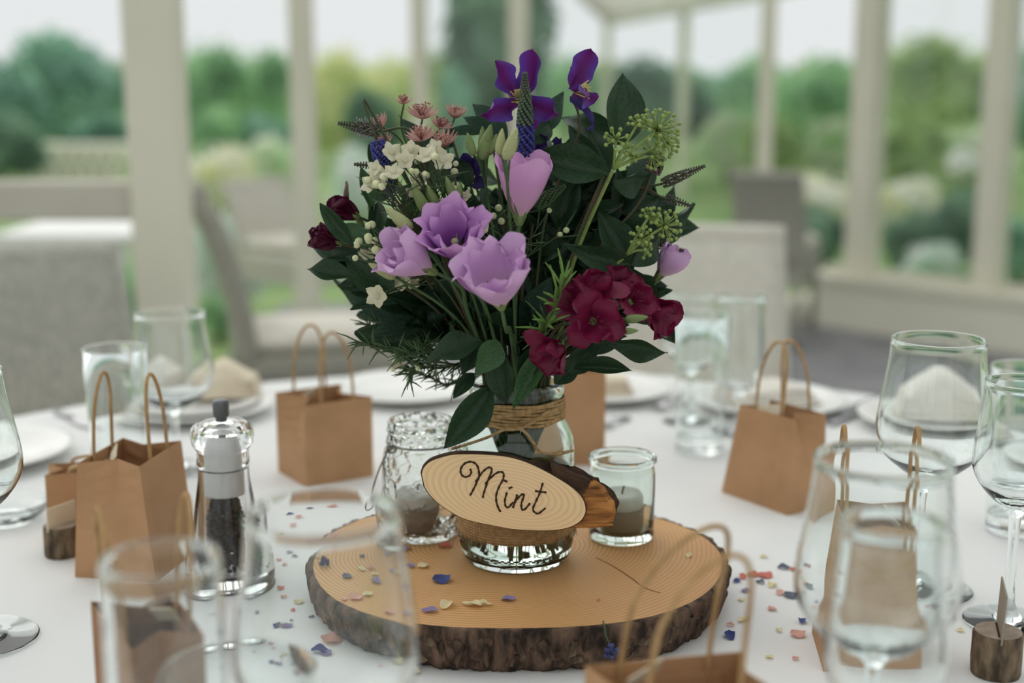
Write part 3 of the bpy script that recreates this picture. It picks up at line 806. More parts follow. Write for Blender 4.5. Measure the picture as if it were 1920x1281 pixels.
# lettering
STROKES = [
    [(708, 508), (716, 530), (700, 552), (674, 556), (655, 538), (654, 506), (678, 476), (712, 466), (744, 480), (760, 516), (760, 560), (742, 604), (724, 640), (708, 668)],
    [(742, 588), (768, 548), (800, 512), (828, 500), (838, 518), (824, 556), (806, 606), (790, 655), (784, 684)],
    [(800, 600), (838, 556), (880, 528), (908, 534), (906, 570), (884, 612), (866, 660), (866, 705), (880, 748), (892, 766)],
    [(903, 572), (918, 580), (932, 586)],
    [(930, 650), (918, 695), (922, 732), (940, 738), (966, 708)],
    [(940, 627), (962, 618)],
    [(992, 662), (980, 700), (966, 742)],
    [(972, 720), (996, 684), (1024, 660), (1031, 672), (1016, 716), (1020, 752), (1040, 748), (1068, 714)],
    [(1145, 593), (1128, 650), (1106, 700), (1086, 748), (1100, 772), (1122, 774), (1160, 744)],
    [(1098, 641), (1130, 646), (1166, 650)],
]
for s in STROKES:
    pts = [p - sc_ + Vector((0, -0.0006, 0)) for p in smooth_path([sp(a, b) for a, b in s], 4)]
    part('burnt_stroke', tube(pts, [.00085 * (1 + .25 * math.sin(i * 1.9)) for i in range(len(pts))], 5), M_burn, sg_t)

#=== CANDLE GLASSES
def tealight(loc, label, h=.030, r=.021):
    t = thing('tealight', label, 'candle', loc)
    part('cup', lathe([(0, 0), (r * .96, 0), (r, .001), (r, h * .62), (r * .97, h * .62), (r * .97, h * .5), (0, h * .5)], 32), M_alu, t)
    wx = part('wax', lathe([(0, h * .45), (r * .955, h * .45), (r * .95, h * .9), (r * .86, h), (r * .5, h * .97), (0, h * .95)], 32), M_wax, t)
    part('wick', tube([(0, 0, h * .93), (.0005, 0, h * 1.05), (.002, .001, h * 1.18)], .0008, 6), M_wick, wx)
    return t
# patterned lantern jar
LJ = G(792, 1000, SZ)
t = thing('lantern_jar', 'patterned clear glass jar with wire handle beside the name sign', 'jar', LJ)
k = 0.0355
ot = [(0, .002), (.030, .0), (.0335, .003), (.0355, .010), (.0358, .03), (.0355, .070), (.0335, .080), (.0300, .086), (.0298, .089), (.0312, .091), (.0298, .093), (.0298, .097), (.0312, .099), (.0298, .101), (.030, .106), (.0292, .1075)]
inn = [(.0278, .1075), (.0275, .086), (.031, .079), (.0335, .070), (.0336, .012), (.031, .007), (0, .006)]
crisp(part('glass', lathe(ot + inn, 64), M_texglass, t).data)
part('neck_wire', tube([Vector((.0312 * math.cos(2 * PI * i / 40), .0312 * math.sin(2 * PI * i / 40), .0875)) for i in range(40)], .0008, 6, True), M_wire, t)
hp = [P(739, 872, LJ.y - .028), P(731, 890, LJ.y - .033), P(722, 905, LJ.y - .036), P(714, 925, LJ.y - .038), P(709, 940, LJ.y - .030)]
hw = [Vector((-.0235, -.0225, .0875)), Vector((-.029, -.028, .083)), Vector((-.036, -.033, .068)), Vector((-.0415, -.036, .050)), Vector((-.043, -.030, .036)), Vector((-.038, -.010, .034)), Vector((-.0365, .012, .040)), Vector((-.034, .024, .06)), Vector((-.027, .026, .083)), Vector((-.0225, .022, .0875))]
part('wire_handle', tube(smooth_path(hw, 4), .00075, 6), M_wire, t)
part('wire_loop', tube([Vector((-.0245 + .004 * math.cos(2 * PI * i / 16), -.0245, .0865 + .0035 * math.sin(2 * PI * i / 16))) for i in range(16)], .0009, 6, True), M_wire, t)
tealight((LJ.x - .004, LJ.y - .002, LJ.z + .0068), 'tealight candle inside the patterned lantern jar', h=.034, r=.020)
# small votive glass
VJ = G(1165, 1008, SZ)
t = thing('votive_glass', 'small clear votive glass with rolled rim at the torn end of the sign', 'candle holder', VJ)
ot = [(0, .001), (.026, .0), (.0285, .002), (.0295, .006), (.0288, .010), (.0292, .014), (.0296, .04), (.0295, .062), (.0285, .068), (.0283, .070), (.0298, .0715), (.0308, .0735), (.0306, .0760), (.0292, .0775)]
inn = [(.0272, .0770), (.0258, .0750), (.0258, .070), (.0270, .066), (.0272, .06), (.0272, .014), (.025, .009), (0, .009)]
crisp(part('glass', lathe(ot + inn, 64), M_jarglass, t).data)
tealight((VJ.x, VJ.y, VJ.z + .0098), 'tealight candle inside the small votive glass', h=.032, r=.0205)

#=== PAPER BAGS
def bag(label, base, rz, w=.088, d=.056, h=.112, hh=.075, pinch=.55, m=None, flare=0.0, hspread=(0, 0), lean=(0, 0), hw=.040, tagside=1, top=(1.0, 1.0), peak=0.0, hlean=(0, 0)):
    """gusset sides at +-x, wide faces at +-y; base = centre of the bottom on the table"""
    m = m or M_kraft
    t = thing('paper_gift_bag', label, 'gift bag', base, rz, group='kraft paper gift bags on the table')
    W, D = w / 2, d / 2
    def lvl(z, pi, kx=1.0, ky=1.0):
        o = Vector((lean[0] * z / h, lean[1] * z / h, 0))
        x, y = W * kx, D * ky
        return [Vector((-x, -y, z)) + o, Vector((0, -y * (1 + .02 * z / h), z)) + o, Vector((x, -y, z)) + o, Vector((x * (1 - pi), 0, z + peak * (z / h) ** 3)) + o,
                Vector((x, y, z)) + o, Vector((0, y * (1 + .02 * z / h), z)) + o, Vector((-x, y, z)) + o, Vector((-x * (1 - pi), 0, z + peak * (z / h) ** 3)) + o]
    rows = []
    for i in range(9):
        f = i / 8
        pi = pinch * max(0, (f - .30) / .70) ** 1.3
        rows.append(lvl(h * f, pi, 1 + (top[0] - 1) * f, 1 + (top[1] - 1) * f))
    V, F = loft(rows, True, False)
    o = part('paper_body', (V, F), m, t, False)
    md = o.modifiers.new('thickness', 'SOLIDIFY'); md.thickness = .0009; md.offset = -1
    # base fold triangles on the front
    for s, sp_, hl in ((-1, hspread[0], hlean[0]), (1, hspread[1], hlean[1])):
        y0 = s * (D * top[1] - .0022); o_ = Vector((lean[0], lean[1], 0))
        pts = [Vector((-hw / 2, y0, h - .022)) + o_, Vector((-hw / 2, y0, h)) + o_]
        for i in range(1, 12):
            a = PI * i / 12; e = math.sin(a)
            pts.append(Vector((-hw / 2 * math.cos(a) * (1 - .06 * e) + hl * e ** 1.3, y0 + sp_ * e, h + hh * e ** .62)) + o_)
        pts += [Vector((hw / 2, y0, h)) + o_, Vector((hw / 2, y0, h - .022)) + o_]
        hd = part('handle', tube(smooth_path(pts, 3), .0017, 7), M_cord, t)
        part('handle_patch', box(-hw / 2 - .008 + o_.x, hw / 2 + .008 + o_.x, min(y0 - s * .0006, y0) + o_.y - .0006, max(y0 - s * .0006, y0) + o_.y + .0004, h - .030, h - .010), m, hd, False)
    # little cream name tag tied at one handle
    o_ = Vector((lean[0], lean[1], 0)); y0 = tagside * D * top[1]
    tg = part('name_tag', box(-.013, .013, -.0005, .0005, -.006, .006), M_tag, t, False)
    tg.location = Vector((-hw / 2 + .010, y0 * .45, h - .002)) + o_; tg.rotation_euler = (.5 * tagside, -.25, .4)
    return t
def base_of(a, b, depth, z=TZ):
    """centre and angle of a bag whose near wide edge runs from pixel a to pixel b on the table"""
    A, B = G(*a), G(*b); u = (B - A); n = Vector((-u.y, u.x, 0)).normalized()
    if n.y < 0: n = -n
    return (A + B) / 2 + n * depth / 2, math.atan2(u.y, u.x), u.length
c, rz, w = base_of((567, 911), (692, 889), .056)
bag('kraft paper gift bag standing square behind the wood slice by the white plate', c, rz, w=w, d=.078, h=.094, hh=.076, pinch=.55, hspread=(.012, -.006))
c, rz, w = base_of((1356, 922), (1480, 967), .05)
bag('kraft paper gift bag tapering upward, beside the tumblers across from the votive', c, rz, w=w, d=.055, h=.101, hh=.074, top=(.82, .8), lean=(.006, .004), hspread=(.012, -.012), tagside=-1)
# bag by the pepper mill: gusset towards the camera
c = G(243, 1062)
bag('kraft paper gift bag next to the pepper mill with its gusset folded in', Vector((-.352, 1.190, TZ)), math.radians(80), w=.090, d=.078, h=.108, hh=.074, pinch=.42, m=M_kraft, hw=.036, hspread=(.005, -.005), top=(1.0, .76), tagside=1)
c = G(118, 1030)
bag('kraft paper gift bag half hidden behind the one by the pepper mill', Vector((c.x + .016, c.y + .036, TZ)), math.radians(14), w=.075, d=.04, h=.072, hh=.006, pinch=.4, m=M_kraft, hw=.03)
c = G(1070, 874)
bag('kraft paper gift bag hidden behind the mason jar', Vector((c.x, c.y + .03, TZ)), math.radians(-2), w=.082, d=.055, h=.112, hh=.06)
c = G(1640, 1262)
bag('kraft paper gift bag seen through the large wine glass beside the log card holder', Vector((c.x + .005, c.y + .036, TZ)), math.radians(84), w=.076, d=.080, h=.116, hh=.068, pinch=.30, m=M_kraft, hw=.030, tagside=-1, top=(.95, .74))
c = G(1285, 1266, TZ + .11)
bag('open kraft paper gift bag with tall looping handles in front of the wood slice', Vector((c.x - .004, c.y - .004, TZ)), math.radians(12), w=.096, d=.054, h=.110, hh=.082, pinch=.15, hw=.054, hlean=(.018, .026), hspread=(-.004, -.006), lean=(0, 0), tagside=1)
c = G(278, 1172, TZ + .112)
bag('kraft paper gift bag with crumpled open top behind the champagne flute', Vector((-.2295, .795, TZ)), math.radians(-60), w=.090, d=.052, h=.110, hh=.076, pinch=.45, m=M_kraft2, hw=.034, peak=.0, tagside=1, hspread=(-.004, .004))

#=== GLASSES
def bead(r, h, th):
    c = r - th * .5; q = th * .72
    return [(c + q * math.cos(a), h + q * math.sin(a)) for a in [-.5 + (PI + 1.0) * i / 9 for i in range(10)]]
def goblet_prof(h, rim, mx, foot, bowl, stem_r=.0042, th=.0011):
    """profile of a stemmed glass: outside up, inside down"""
    zb = h - bowl
    o = [(0, .0005), (foot * .9, 0), (foot, .0012), (foot * .98, .0020), (foot * .60, .0030), (foot * .35, .0042), (stem_r * 2.0, .0085), (stem_r * 1.15, .018), (stem_r, .03), (stem_r * .95, zb * .7), (stem_r * 1.25, zb - .008), (stem_r * 2.6, zb)]
    n = 16; zm = .36
    def R(t):
        if t < zm:
            q = t / zm; return mx * math.sin(PI / 2 * (0.16 + .84 * q) ) ** .82
        q = (t - zm) / (1 - zm); return mx + (rim - mx) * (q * q * (3 - 2 * q)) ** .9
    for i in range(1, n + 1):
        t = i / n; o.append((R(t), zb + bowl * t))
    o = o[:-1] + bead(rim, h, th)
    i_ = [(max(R(i / n) - th, .001), zb + bowl * (i / n) + .0014 * (1 - i / n)) for i in range(n - 1, 1, -1)]
    i_ += [(R(1 / n) * .55, zb + bowl / n * .75 + .002), (0, zb + .0045)]
    return o + i_
def tumbler_prof(h, rim, base, th=.0014, bt=.008):
    return [(0, .001), (base * .9, 0), (base, .003), (base + (rim - base) * .5, h * .5)] + bead(rim, h, th) + [(base + (rim - base) * .5 - th, h * .5), (base - th, bt + .004), (base * .7, bt), (0, bt * .9)]
def flute_prof(h, rim, mx, foot, bowl, th=.0011):
    zb = h - bowl; s = .004
    o = [(0, .0005), (foot * .9, 0), (foot, .0012), (foot * .97, .0020), (foot * .6, .0030), (foot * .35, .0042), (s * 1.8, .0085), (s, .022), (s, zb * .8), (s * 2, zb)]
    n = 12
    def R(t): return mx * min(1, math.sin(PI / 2 * min(1, .22 + t * 2.4)) ** .8) * (1 - max(0, t - .3) / .7) + rim * (max(0, t - .3) / .7)
    for i in range(1, n + 1): o.append((R(i / n), zb + bowl * i / n))
    o = o[:-1] + bead(rim, h, th)
    return o + [(max(R(i / n) - th, .001), zb + bowl * i / n + .0014 * (1 - i / n)) for i in range(n - 1, 0, -1)] + [(0, zb + .004)]
GM = {}
def gl(name, label, cat, px, py, prof, h, key, foot=None, group=None):
    """px, py: centre of the rim in the photo, h: height of the glass on the table"""
    if foot: c = G(*foot)
    else: c = G(px, py, TZ + h)
    if key not in GM: GM[key] = crisp(mesh(name, *lathe(prof, 64), M_glass))
    o = obj(name, GM[key]); o.location = (c.x, c.y, TZ + .0008)
    tag(o, label, cat, group); return o
BIG = goblet_prof(.226, .0395, .0485, .042, .122)
SML = goblet_prof(.205, .0305, .0365, .036, .105)
FLU = flute_prof(.212, .0290, .0295, .034, .14)
TUM = tumbler_prof(.150, .036, .030)
HIG = tumbler_prof(.168, .0335, .0280, bt=.016)
WG = 'wine glasses'
gl('wine_glass', 'large wine glass in front of the gift bag by the log card holder', 'glass', 1657, 862, BIG, .226, 'big', group=WG)
gl('wine_glass', 'smaller wine glass standing before the large one near the log card holder', 'glass', 1675, 982, goblet_prof(.219, .0268, .0318, .034, .115), .219, 'slim', group=WG)
gl('wine_glass', 'large wine glass in front of the folded napkin on the plate', 'glass', 1760, 638, BIG, .226, 'big', group=WG)
gl('wine_glass', 'smaller wine glass with aqua tinted foot next to the tall tumbler', 'glass', 1922, 718, SML, .205, 'sml', group=WG)
gl('tall_tumbler', 'tall tumbler with thick base behind the smaller wine glass', 'glass', 1925, 690, HIG, .168, 'hig')
gl('wine_glass', 'wine glass in front of the napkin near the thick post', 'glass', 318, 588, goblet_prof(.185, .0395, .0470, .040, .112), .185, 'mid', group=WG)
gl('tall_tumbler', 'tall straight tumbler beside the wine glass near the thick post', 'glass', 215, 655, HIG, .168, 'hig')
gl('champagne_flute', 'blurred champagne flute in front of the crumpled gift bag', 'glass', 301, 1050, FLU, .212, 'flu', group='champagne flutes')
gl('wine_glass', 'large wine glass overlapping the edge of the wood slice', 'glass', 606, 962, BIG, .226, 'big', group=WG)
gl('water_tumbler', 'low water tumbler standing between flute and large wine glass', 'glass', 445, 1262, tumbler_prof(.110, .045, .036), .110, 'tum')
gl('wine_glass', 'wine glass with wide round foot by the white side plate', 'glass', 0, 0, goblet_prof(.222, .032, .043, .046, .118), .222, 'wide', foot=(-38, 1200), group=WG)
t = gl('glass_dish', 'shallow clear glass dish near the white side plate', 'dish', 0, 0, [(0, .002), (.025, 0), (.028, .002), (.040, .012), (.043, .020), (.042, .0208), (.0405, .019), (.038, .0135), (.027, .006), (0, .005)], .02, 'dish', foot=(14, 978))
gl('tall_tumbler', 'tall tumbler across the table beside the tapering gift bag', 'glass', 1317, 593, HIG, .168, 'hig', group='tumblers across the table')
gl('wine_glass', 'wine glass across the table half behind the burgundy flowers', 'glass', 1296, 552, goblet_prof(.172, .032, .037, .034, .095), .172, 'low', group=WG)
gl('champagne_flute', 'champagne flute across the table by the pale dining chair', 'glass', 1392, 556, flute_prof(.178, .0300, .0305, .034, .125), .178, 'flu2', group='champagne flutes')

#=== PEPPER MILL
MB = G(428, 1092)
t = thing('pepper_mill', 'clear acrylic pepper mill filled with black peppercorns', 'pepper mill', (MB.x, MB.y, TZ))
body = [(0, .001), (.030, 0), (.0335, .003), (.0340, .010), (.0325, .030), (.0285, .060), (.0245, .085), (.0225, .098), (.0222, .108), (.0185, .108), (.0190, .082), (.0195, .030), (.0170, .014), (0, .012)]
crisp(part('body', lathe(body, 48), M_acry, t).data)
part('base_ring', lathe([(.018, .0), (.0345, .0), (.0345, .0015), (.018, .0015), (.018, .0)], 48), M_mill_g, t)
cap = [(0, .1425), (.0100, .142), (.0150, .139), (.0172, .132), (.0172, .1095), (.0225, .1095), (.0235, .112), (.0225, .118), (.0225, .124), (.0265, .130), (.0278, .138), (.0268, .144), (.0225, .1485), (.010, .150), (0, .150)]
cap_o = part('cap', lathe(cap, 48), M_acry, t); crisp(cap_o.data)
part('collar', lathe([(0, .084), (.0180, .084), (.0183, .086), (.0180, .104), (.0166, .112), (.0160, .128), (.0130, .137), (.0080, .141), (0, .1418)], 36), M_mill_w, t)
kn = part('knob', lathe([(0, .150), (.0048, .150), (.0052, .153), (.0070, .155), (.0072, .166), (.0066, .1685), (0, .1690)], 24), M_mill_g, cap_o)
part('spindle', tube([(0, 0, .012), (0, 0, .106)], .0016, 8), M_mill_g, t)
pc = []
rp = random.Random(4)
for i in range(1500):
    z = rp.uniform(.0165, .082); rr = .0172 if z < .064 else .0172 - (z - .064) * .42
    a = rp.uniform(0, 2 * PI); r = rr * math.sqrt(rp.uniform(.15, 1))
    pc.append(ico(rp.uniform(.0016, .0022), (r * math.cos(a), r * math.sin(a), z)))
part('peppercorns', join(*pc), M_pepper, t, kind='stuff')

#=== LOG CARD HOLDERS
def card_holder(label, base, r, h, card_rz, ch, cw, rz=0, cm=None):
    t = thing('card_holder', label, 'card holder', base, rz)
    rg = []
    n = 40
    for z, k in ((0, .96), (h * .06, 1), (h * .35, 1.01), (h * .65, 1.0), (h * .94, 1.0), (h, .965)):
        rg.append([Vector((math.cos(2 * PI * i / n), math.sin(2 * PI * i / n), 0)) * (r * k * (1 + .03 * noise.noise(Vector((math.cos(2 * PI * i / n) * 6, math.sin(2 * PI * i / n) * 6, z * 90))))) + Vector((0, 0, z)) for i in range(n)])
    part('bark', loft(rg), M_bark3, t)
    part('cut_top', loft([[Vector((v.x * .965, v.y * .965, h - .001)) for v in rg[-1]], [Vector((v.x * .955, v.y * .955, h + .0006)) for v in rg[-1]]]), M_logtop, t, False)
    s = part('slot', box(-r * .8, r * .8, -.0012, .0012, h - .002, h + .0008), M_burn, t, False); s.rotation_euler = (0, 0, card_rz)
    c = part('card', box(-cw / 2, cw / 2, -.0006, .0006, h - .003, h + ch), cm or M_kraft2, t, False); c.rotation_euler = (.03, 0.0, card_rz)
    return t
b = G(1866, 1262)
card_holder('short log card holder with upright card near the smaller wine glasses', b, .0185, .034, math.radians(75), .036, .042, cm=mat('card_grey', C(150, 142, 128), 0.85))
b = G(118, 1040)
card_holder('short log card holder next to the half hidden gift bag', Vector((b.x, b.y, TZ)), .0165, .030, math.radians(60), .02, .034, cm=M_tag)

#=== PLATES, NAPKINS, CUTLERY
PL = lathe([(0, .003), (.055, .003), (.060, 0), (.064, .002), (.080, .008), (.104, .0135), (.1065, .0150), (.1055, .0165), (.100, .0160), (.079, .0115), (.066, .0065), (0, .0062)], 56)
plm = mesh('plate', *PL, M_plate)
def plate(label, px, py, s=1.0, z=.0006):
    c = G(px, py); o = obj('dinner_plate', plm); o.location = (c.x, c.y, TZ + z); o.scale = (s, s, s)
    tag(o, label, 'plate', 'white dinner plates'); return o
def napkin(label, px, py, w, d, h, rz, m, z=.0075, peak=0.0):
    c = G(px, py)
    t = thing('folded_napkin', label, 'napkin', (c.x, c.y, TZ + z), rz, 'folded napkins')
    for k in range(4):
        s = 1 - .05 * k; z0 = h * k / 4
        def fn(u, v, k=k, s=s, z0=z0):
            x = (u - .5) * w * s; y = (v - .5) * d * s + .003 * k
            e = (1 - (2 * abs(u - .5)) ** 4) * (1 - (2 * abs(v - .5)) ** 6)
            return (x, y, z0 + h / 4 * (.45 + .75 * e) + .0022 * noise.noise(Vector((x * 25, y * 25, k))) + peak * (k + 1) / 4 * max(0, 1 - 2.0 * abs(u - .45)) * e)
        a = grid(fn, 12, 8); V = a[0]; n = len(V)
        b_ = [(v[0], v[1], z0 - .0005) for v in V]
        edge = list(range(13)) + [13 * j + 12 for j in range(1, 9)] + [104 + i for i in range(11, -1, -1)] + [13 * j for j in range(7, 0, -1)]
        F = a[1] + [(edge[(i + 1) % len(edge)], edge[i], edge[i] + n, edge[(i + 1) % len(edge)] + n) for i in range(len(edge))] + [tuple(reversed([j + n for j in q])) for q in a[1]]
        part('fold', (V + b_, F), m, t)
    return t
plate('white dinner plate lowest of the pair stacked near the thick post', 365, 776)
plate('smaller white plate stacked on a dinner plate near the thick post', 365, 776, .82, z=.0069)
napkin('cream folded napkin on the stacked plates near the thick post', 424, 760, .095, .085, .022, math.radians(6), M_napkin, z=.0195, peak=.022)
napkin('pale folded napkin behind the tall straight tumbler', 296, 764, .065, .075, .028, math.radians(-8), M_napk_w, z=.0195, peak=.02)
plate('white side plate behind the wide footed wine glass', -45, 864, 1.05)
plate('white dinner plate across the table behind the square kraft bag', 765, 742)
plate('white dinner plate across the table behind the hidden kraft bag', 1128, 742, .95)
napkin('cream folded napkin on the plate behind the hidden kraft bag', 1130, 741, .085, .06, .018, 0, M_napkin, z=.0071)
plate('white dinner plate behind the tapering kraft bag', 1440, 765)
napkin('white folded napkin behind the tapering kraft bag', 1440, 764, .11, .10, .022, math.radians(25), M_napk_w, z=.0098)
plate('white dinner plate behind the large wine glass with a thick napkin', 1770, 800, 1.05)
napkin('thick cream napkin folded on the plate behind the large wine glass', 1770, 799, .15, .11, .034, math.radians(-8), M_napk_w, z=.0138, peak=.030)
plate('white dinner plate by the edge of the table past the tall tumbler', 2040, 882)
napkin('cream napkin beside the tall tumbler', 2030, 881, .10, .09, .035, math.radians(-20), M_napk_w, z=.0085)
def knife(label, a, b, group='table knives'):
    A, B = G(*a), G(*b); L = (B - A).length
    t = thing('table_knife', label, 'knife', (A.x, A.y, TZ + .001), math.atan2((B - A).y, (B - A).x), group)
    part('handle', loft([[Vector((x, math.cos(q) * ry, .003 + math.sin(q) * rz_)) for q in [2 * PI * i / 8 for i in range(8)]] for x, ry, rz_ in ((0, .003, .002), (.01 * L, .006, .003), (.3 * L, .0055, .003), (.45 * L, .0035, .0025))]), M_steel, t)
    part('blade', loft([[Vector((x, y, z)) for y, z in ((-h_, .0015), (h_, .002), (h_, .0035), (-h_, .0028))] for x, h_ in ((.44 * L, .004), (.55 * L, .0085), (.85 * L, .0085), (.97 * L, .004), (L, .001))]), M_steel, t, False)
    return t
def fork(label, a, b, group='table forks'):
    A, B = G(*a), G(*b); L = (B - A).length
    t = thing('table_fork', label, 'fork', (A.x, A.y, TZ + .001), math.atan2((B - A).y, (B - A).x), group)
    part('handle', loft([[Vector((x, math.cos(q) * ry, z + math.sin(q) * .0014)) for q in [2 * PI * i / 8 for i in range(8)]] for x, ry, z in ((0, .004, .002), (.1 * L, .008, .002), (.4 * L, .004, .006), (.6 * L, .003, .010), (.7 * L, .010, .006), (.76 * L, .0115, .004))]), M_steel, t)
    for k in range(4):
        y = (k - 1.5) * .0062
        part('tine', tube([(.74 * L, y, .0045), (.88 * L, y, .003), (L, y, .006)], [.0018, .0016, .0008], 6), M_steel, t)
    return t
knife('steel table knife lying behind the tapering kraft bag', (1545, 792), (1650, 748))
knife('steel table knife lying close to the first behind the tapering kraft bag', (1560, 800), (1668, 755))
fork('steel fork on the cloth beside the hidden kraft bag', (1178, 786), (1120, 808))
fork('steel fork on the cloth by the tall tumbler across the table', (1278, 762), (1224, 774))
knife('steel knife on the cloth behind the tall straight tumbler', (105, 775), (175, 806))
fork('steel fork on the cloth in front of the patterned jar plate', (600, 1000 - 80), (560, 930)) if False else None

#=== BOUQUET
JM = Vector((JB.x, JB.y, SZ + .150))
rq = random.Random(77)
def stem_path(head, axis=None, bend=.5):
    d = Vector((head.x - JM.x, head.y - JM.y, 0)); l = max(d.length, 1e-4)
    r = min(.026, l * .35) ; u = d / l
    j = Vector((rq.uniform(-.006, .006), rq.uniform(-.006, .006), 0)); deep = rq.random() < .30
    m = u * r + j
    if m.length > .0285: m = m * (.0285 / m.length)
    low = JM + m * .92 - Vector((0, 0, .022)); m = JM + m + Vector((0, 0, .014)); b = Vector((JB.x, JB.y, SZ + (.012 if deep else .085))) - u * min(.026, r * 1.2) * (1 if deep else -.2) + j * .8
    mid = m.lerp(head, .5) + u * (-.012) * bend + Vector((0, 0, .02 * bend))
    mid.z = max(mid.z, SZ + .185)
    pts = [b, low, m, mid]
    if axis is not None: pts.append(head - Vector(axis).normalized() * min(.03, (head - m).length * .25))
    pts.append(head)
    return pts
def flower(name, label, head, axis=None, sr=.0016, m=None, group=None, bend=.5, cat='flower'):
    p = stem_path(head, axis, bend)
    t = thing(name, label, cat, p[0], group=group)
    q = smooth_path(p, 6)
    part('stem', tube(q, [sr * (1.15 - .35 * i / len(q)) for i in range(len(q))], 7), m or M_stem, t, world=True)
    t['_path'] = 0
    return t, q
def put(name, me, M, t):
    o = obj(name, me, t); o.matrix_local = Matrix.Translation(-Vector(t.location)) @ M
    return o
# --- leaves
def leaf_mesh(shape, curl, fold, wave, seed, m, nu=6, nv=12):
    def fn(u, v):
        x = 2 * u - 1
        if shape == 'ivy': w = math.sin(PI * min(1, v * .97 + .03)) ** .85 * (1.12 - .55 * v)
        elif shape == 'lance': w = math.sin(PI * min(1, v * .98 + .02)) ** .9 * .95
        else: w = math.sin(PI * (v ** .8 * .97 + .02)) ** .6
        xx = x * w * .5
        z = fold * abs(xx) * 1.2 - curl * v * v + wave * math.sin(v * 9 + seed + x * 1.5) * abs(x) * .06
        return (xx, v - .12 * curl * v * v, z)
    return mesh('leaf', *grid(fn, nu, nv), m)
LEAF = {}
for mk, mm in (('d', M_leaf), ('m', M_leaf2), ('b', M_leafblue)):
    LEAF[mk] = [leaf_mesh(*a, mm) for a in (('ivy', .10, .35, .6, 0), ('ivy', .30, .25, 1.0, 2), ('lance', .18, .4, .5, 4), ('lance', -.12, .3, .8, 1), ('ivy', -.10, .45, .6, 3))]
def leaf_at(B, T, wid, t, mk='d', var=0, roll=0.0, nm='leaf', facing=None):
    y = T - B; L = y.length; y = y / L
    n = facing if facing is not None else toward(B)
    n = (n - y * n.dot(y))
    if n.length < 1e-3: n = Vector((0, 0, 1)) - y * y.z
    n.normalize()
    n = Matrix.Rotation(roll, 3, y) @ n
    x = y.cross(n)
    M = Matrix((x * wid, y * L, n * L)).transposed().to_4x4(); M.translation = B
    return put(nm, LEAF[mk][var], M, t)
def leaf_px(t, b, tip, Yb, Yt, wpx, mk='d', var=0, roll=0.0):
    return leaf_at(P(b[0], b[1], Yb), P(tip[0], tip[1], Yt), wpx / FPX * (Yb + .06), t, mk, var, roll)
J = JB.y
# --- foliage stems that fill the body of the bouquet
FG = 'dark ivy foliage stems filling the bouquet'
fill = [(700, 560, .06), (660, 480, .02), (735, 330, .05), (790, 420, .05), (845, 250, .05), (880, 340, .03), (905, 480, .06), (930, 400, .08), (960, 560, .05), (985, 480, .04), (1010, 330, .06),
        (1045, 420, .03), (1060, 270, .05), (1090, 520, .05), (1105, 380, .02), (1150, 310, .04), (1165, 460, .01), (1215, 330, .04), (1205, 520, .04), (1250, 390, .07), (1160, 590, .02), (770, 610, .02),
        (1085, 330, .03), (1130, 420, .045), (1075, 470, .02), (1190, 360, .02), (1020, 250, .07), (1140, 540, .05), (1215, 440, .03), (1060, 370, .07), (860, 420, .03), (1000, 420, .02), (720, 580, .04), (800, 560, .03),
        (1000, 620, -.01), (870, 590, .0), (930, 300, .10), (1110, 250, .09), (820, 520, .09), (1180, 400, .10), (1040, 560, .01), (740, 500, .09)]
AVOID = [(P(x, y, J + d), r_) for x, y, d, r_ in ((979, 350, -.056, .036), (852, 448, -.080, .036), (768, 484, -.085, .036), (930, 528, -.127, .036), (1256, 492, .005, .028), (1114, 604, -.122, .036), (1118, 546, -.092, .036), (1154, 518, -.055, .030), (1190, 562, -.072, .034), (1228, 585, -.055, .038), (1040, 658, -.098, .036), (1076, 572, -.048, .032), (652, 396, -.02, .026), (618, 450, -.015, .026), (978, 190, -.02, .026), (1085, 165, -.03, .026), (1232, 245, -.035, .026), (1245, 425, -.035, .022))]
for i, (px, py, dy) in enumerate(fill):
    head = P(px, py, J + dy)
    t, q = flower('ivy_foliage_stem', 'dark ivy foliage stem inside the bouquet', head, sr=.0015, m=M_stemd, group=FG, cat='foliage')
    n0 = 8
    for k in range(13):
        for _ in range(14):
            f = rq.uniform(.62, 1.0); p = q[min(len(q) - 1, int(f * (len(q) - 1)))]
            out = Vector((p.x - JB.x, (p.y - JB.y), 0)); out = out / max(out.length, .01)
            d = (out * rq.uniform(.2, 1) + Vector((rq.gauss(0, .55), rq.gauss(0, .4), rq.uniform(-.3, 1.0)))).normalized()
            L = rq.uniform(.034, .058)
            tp = [p + d * L * e for e in (.0, .35, .7, 1.0)]
            if all((h_ - e).length > rr_ for e in tp for h_, rr_ in AVOID) and all(e.z > SZ + .185 or math.hypot(e.x - JM.x, e.y - JM.y) > .075 for e in tp): break
        else: continue
        leaf_at(p, p + d * L, L * rq.uniform(.42, .62), t, 'd' if rq.random() < .75 else 'b', rq.randrange(5), rq.uniform(-.9, .9))
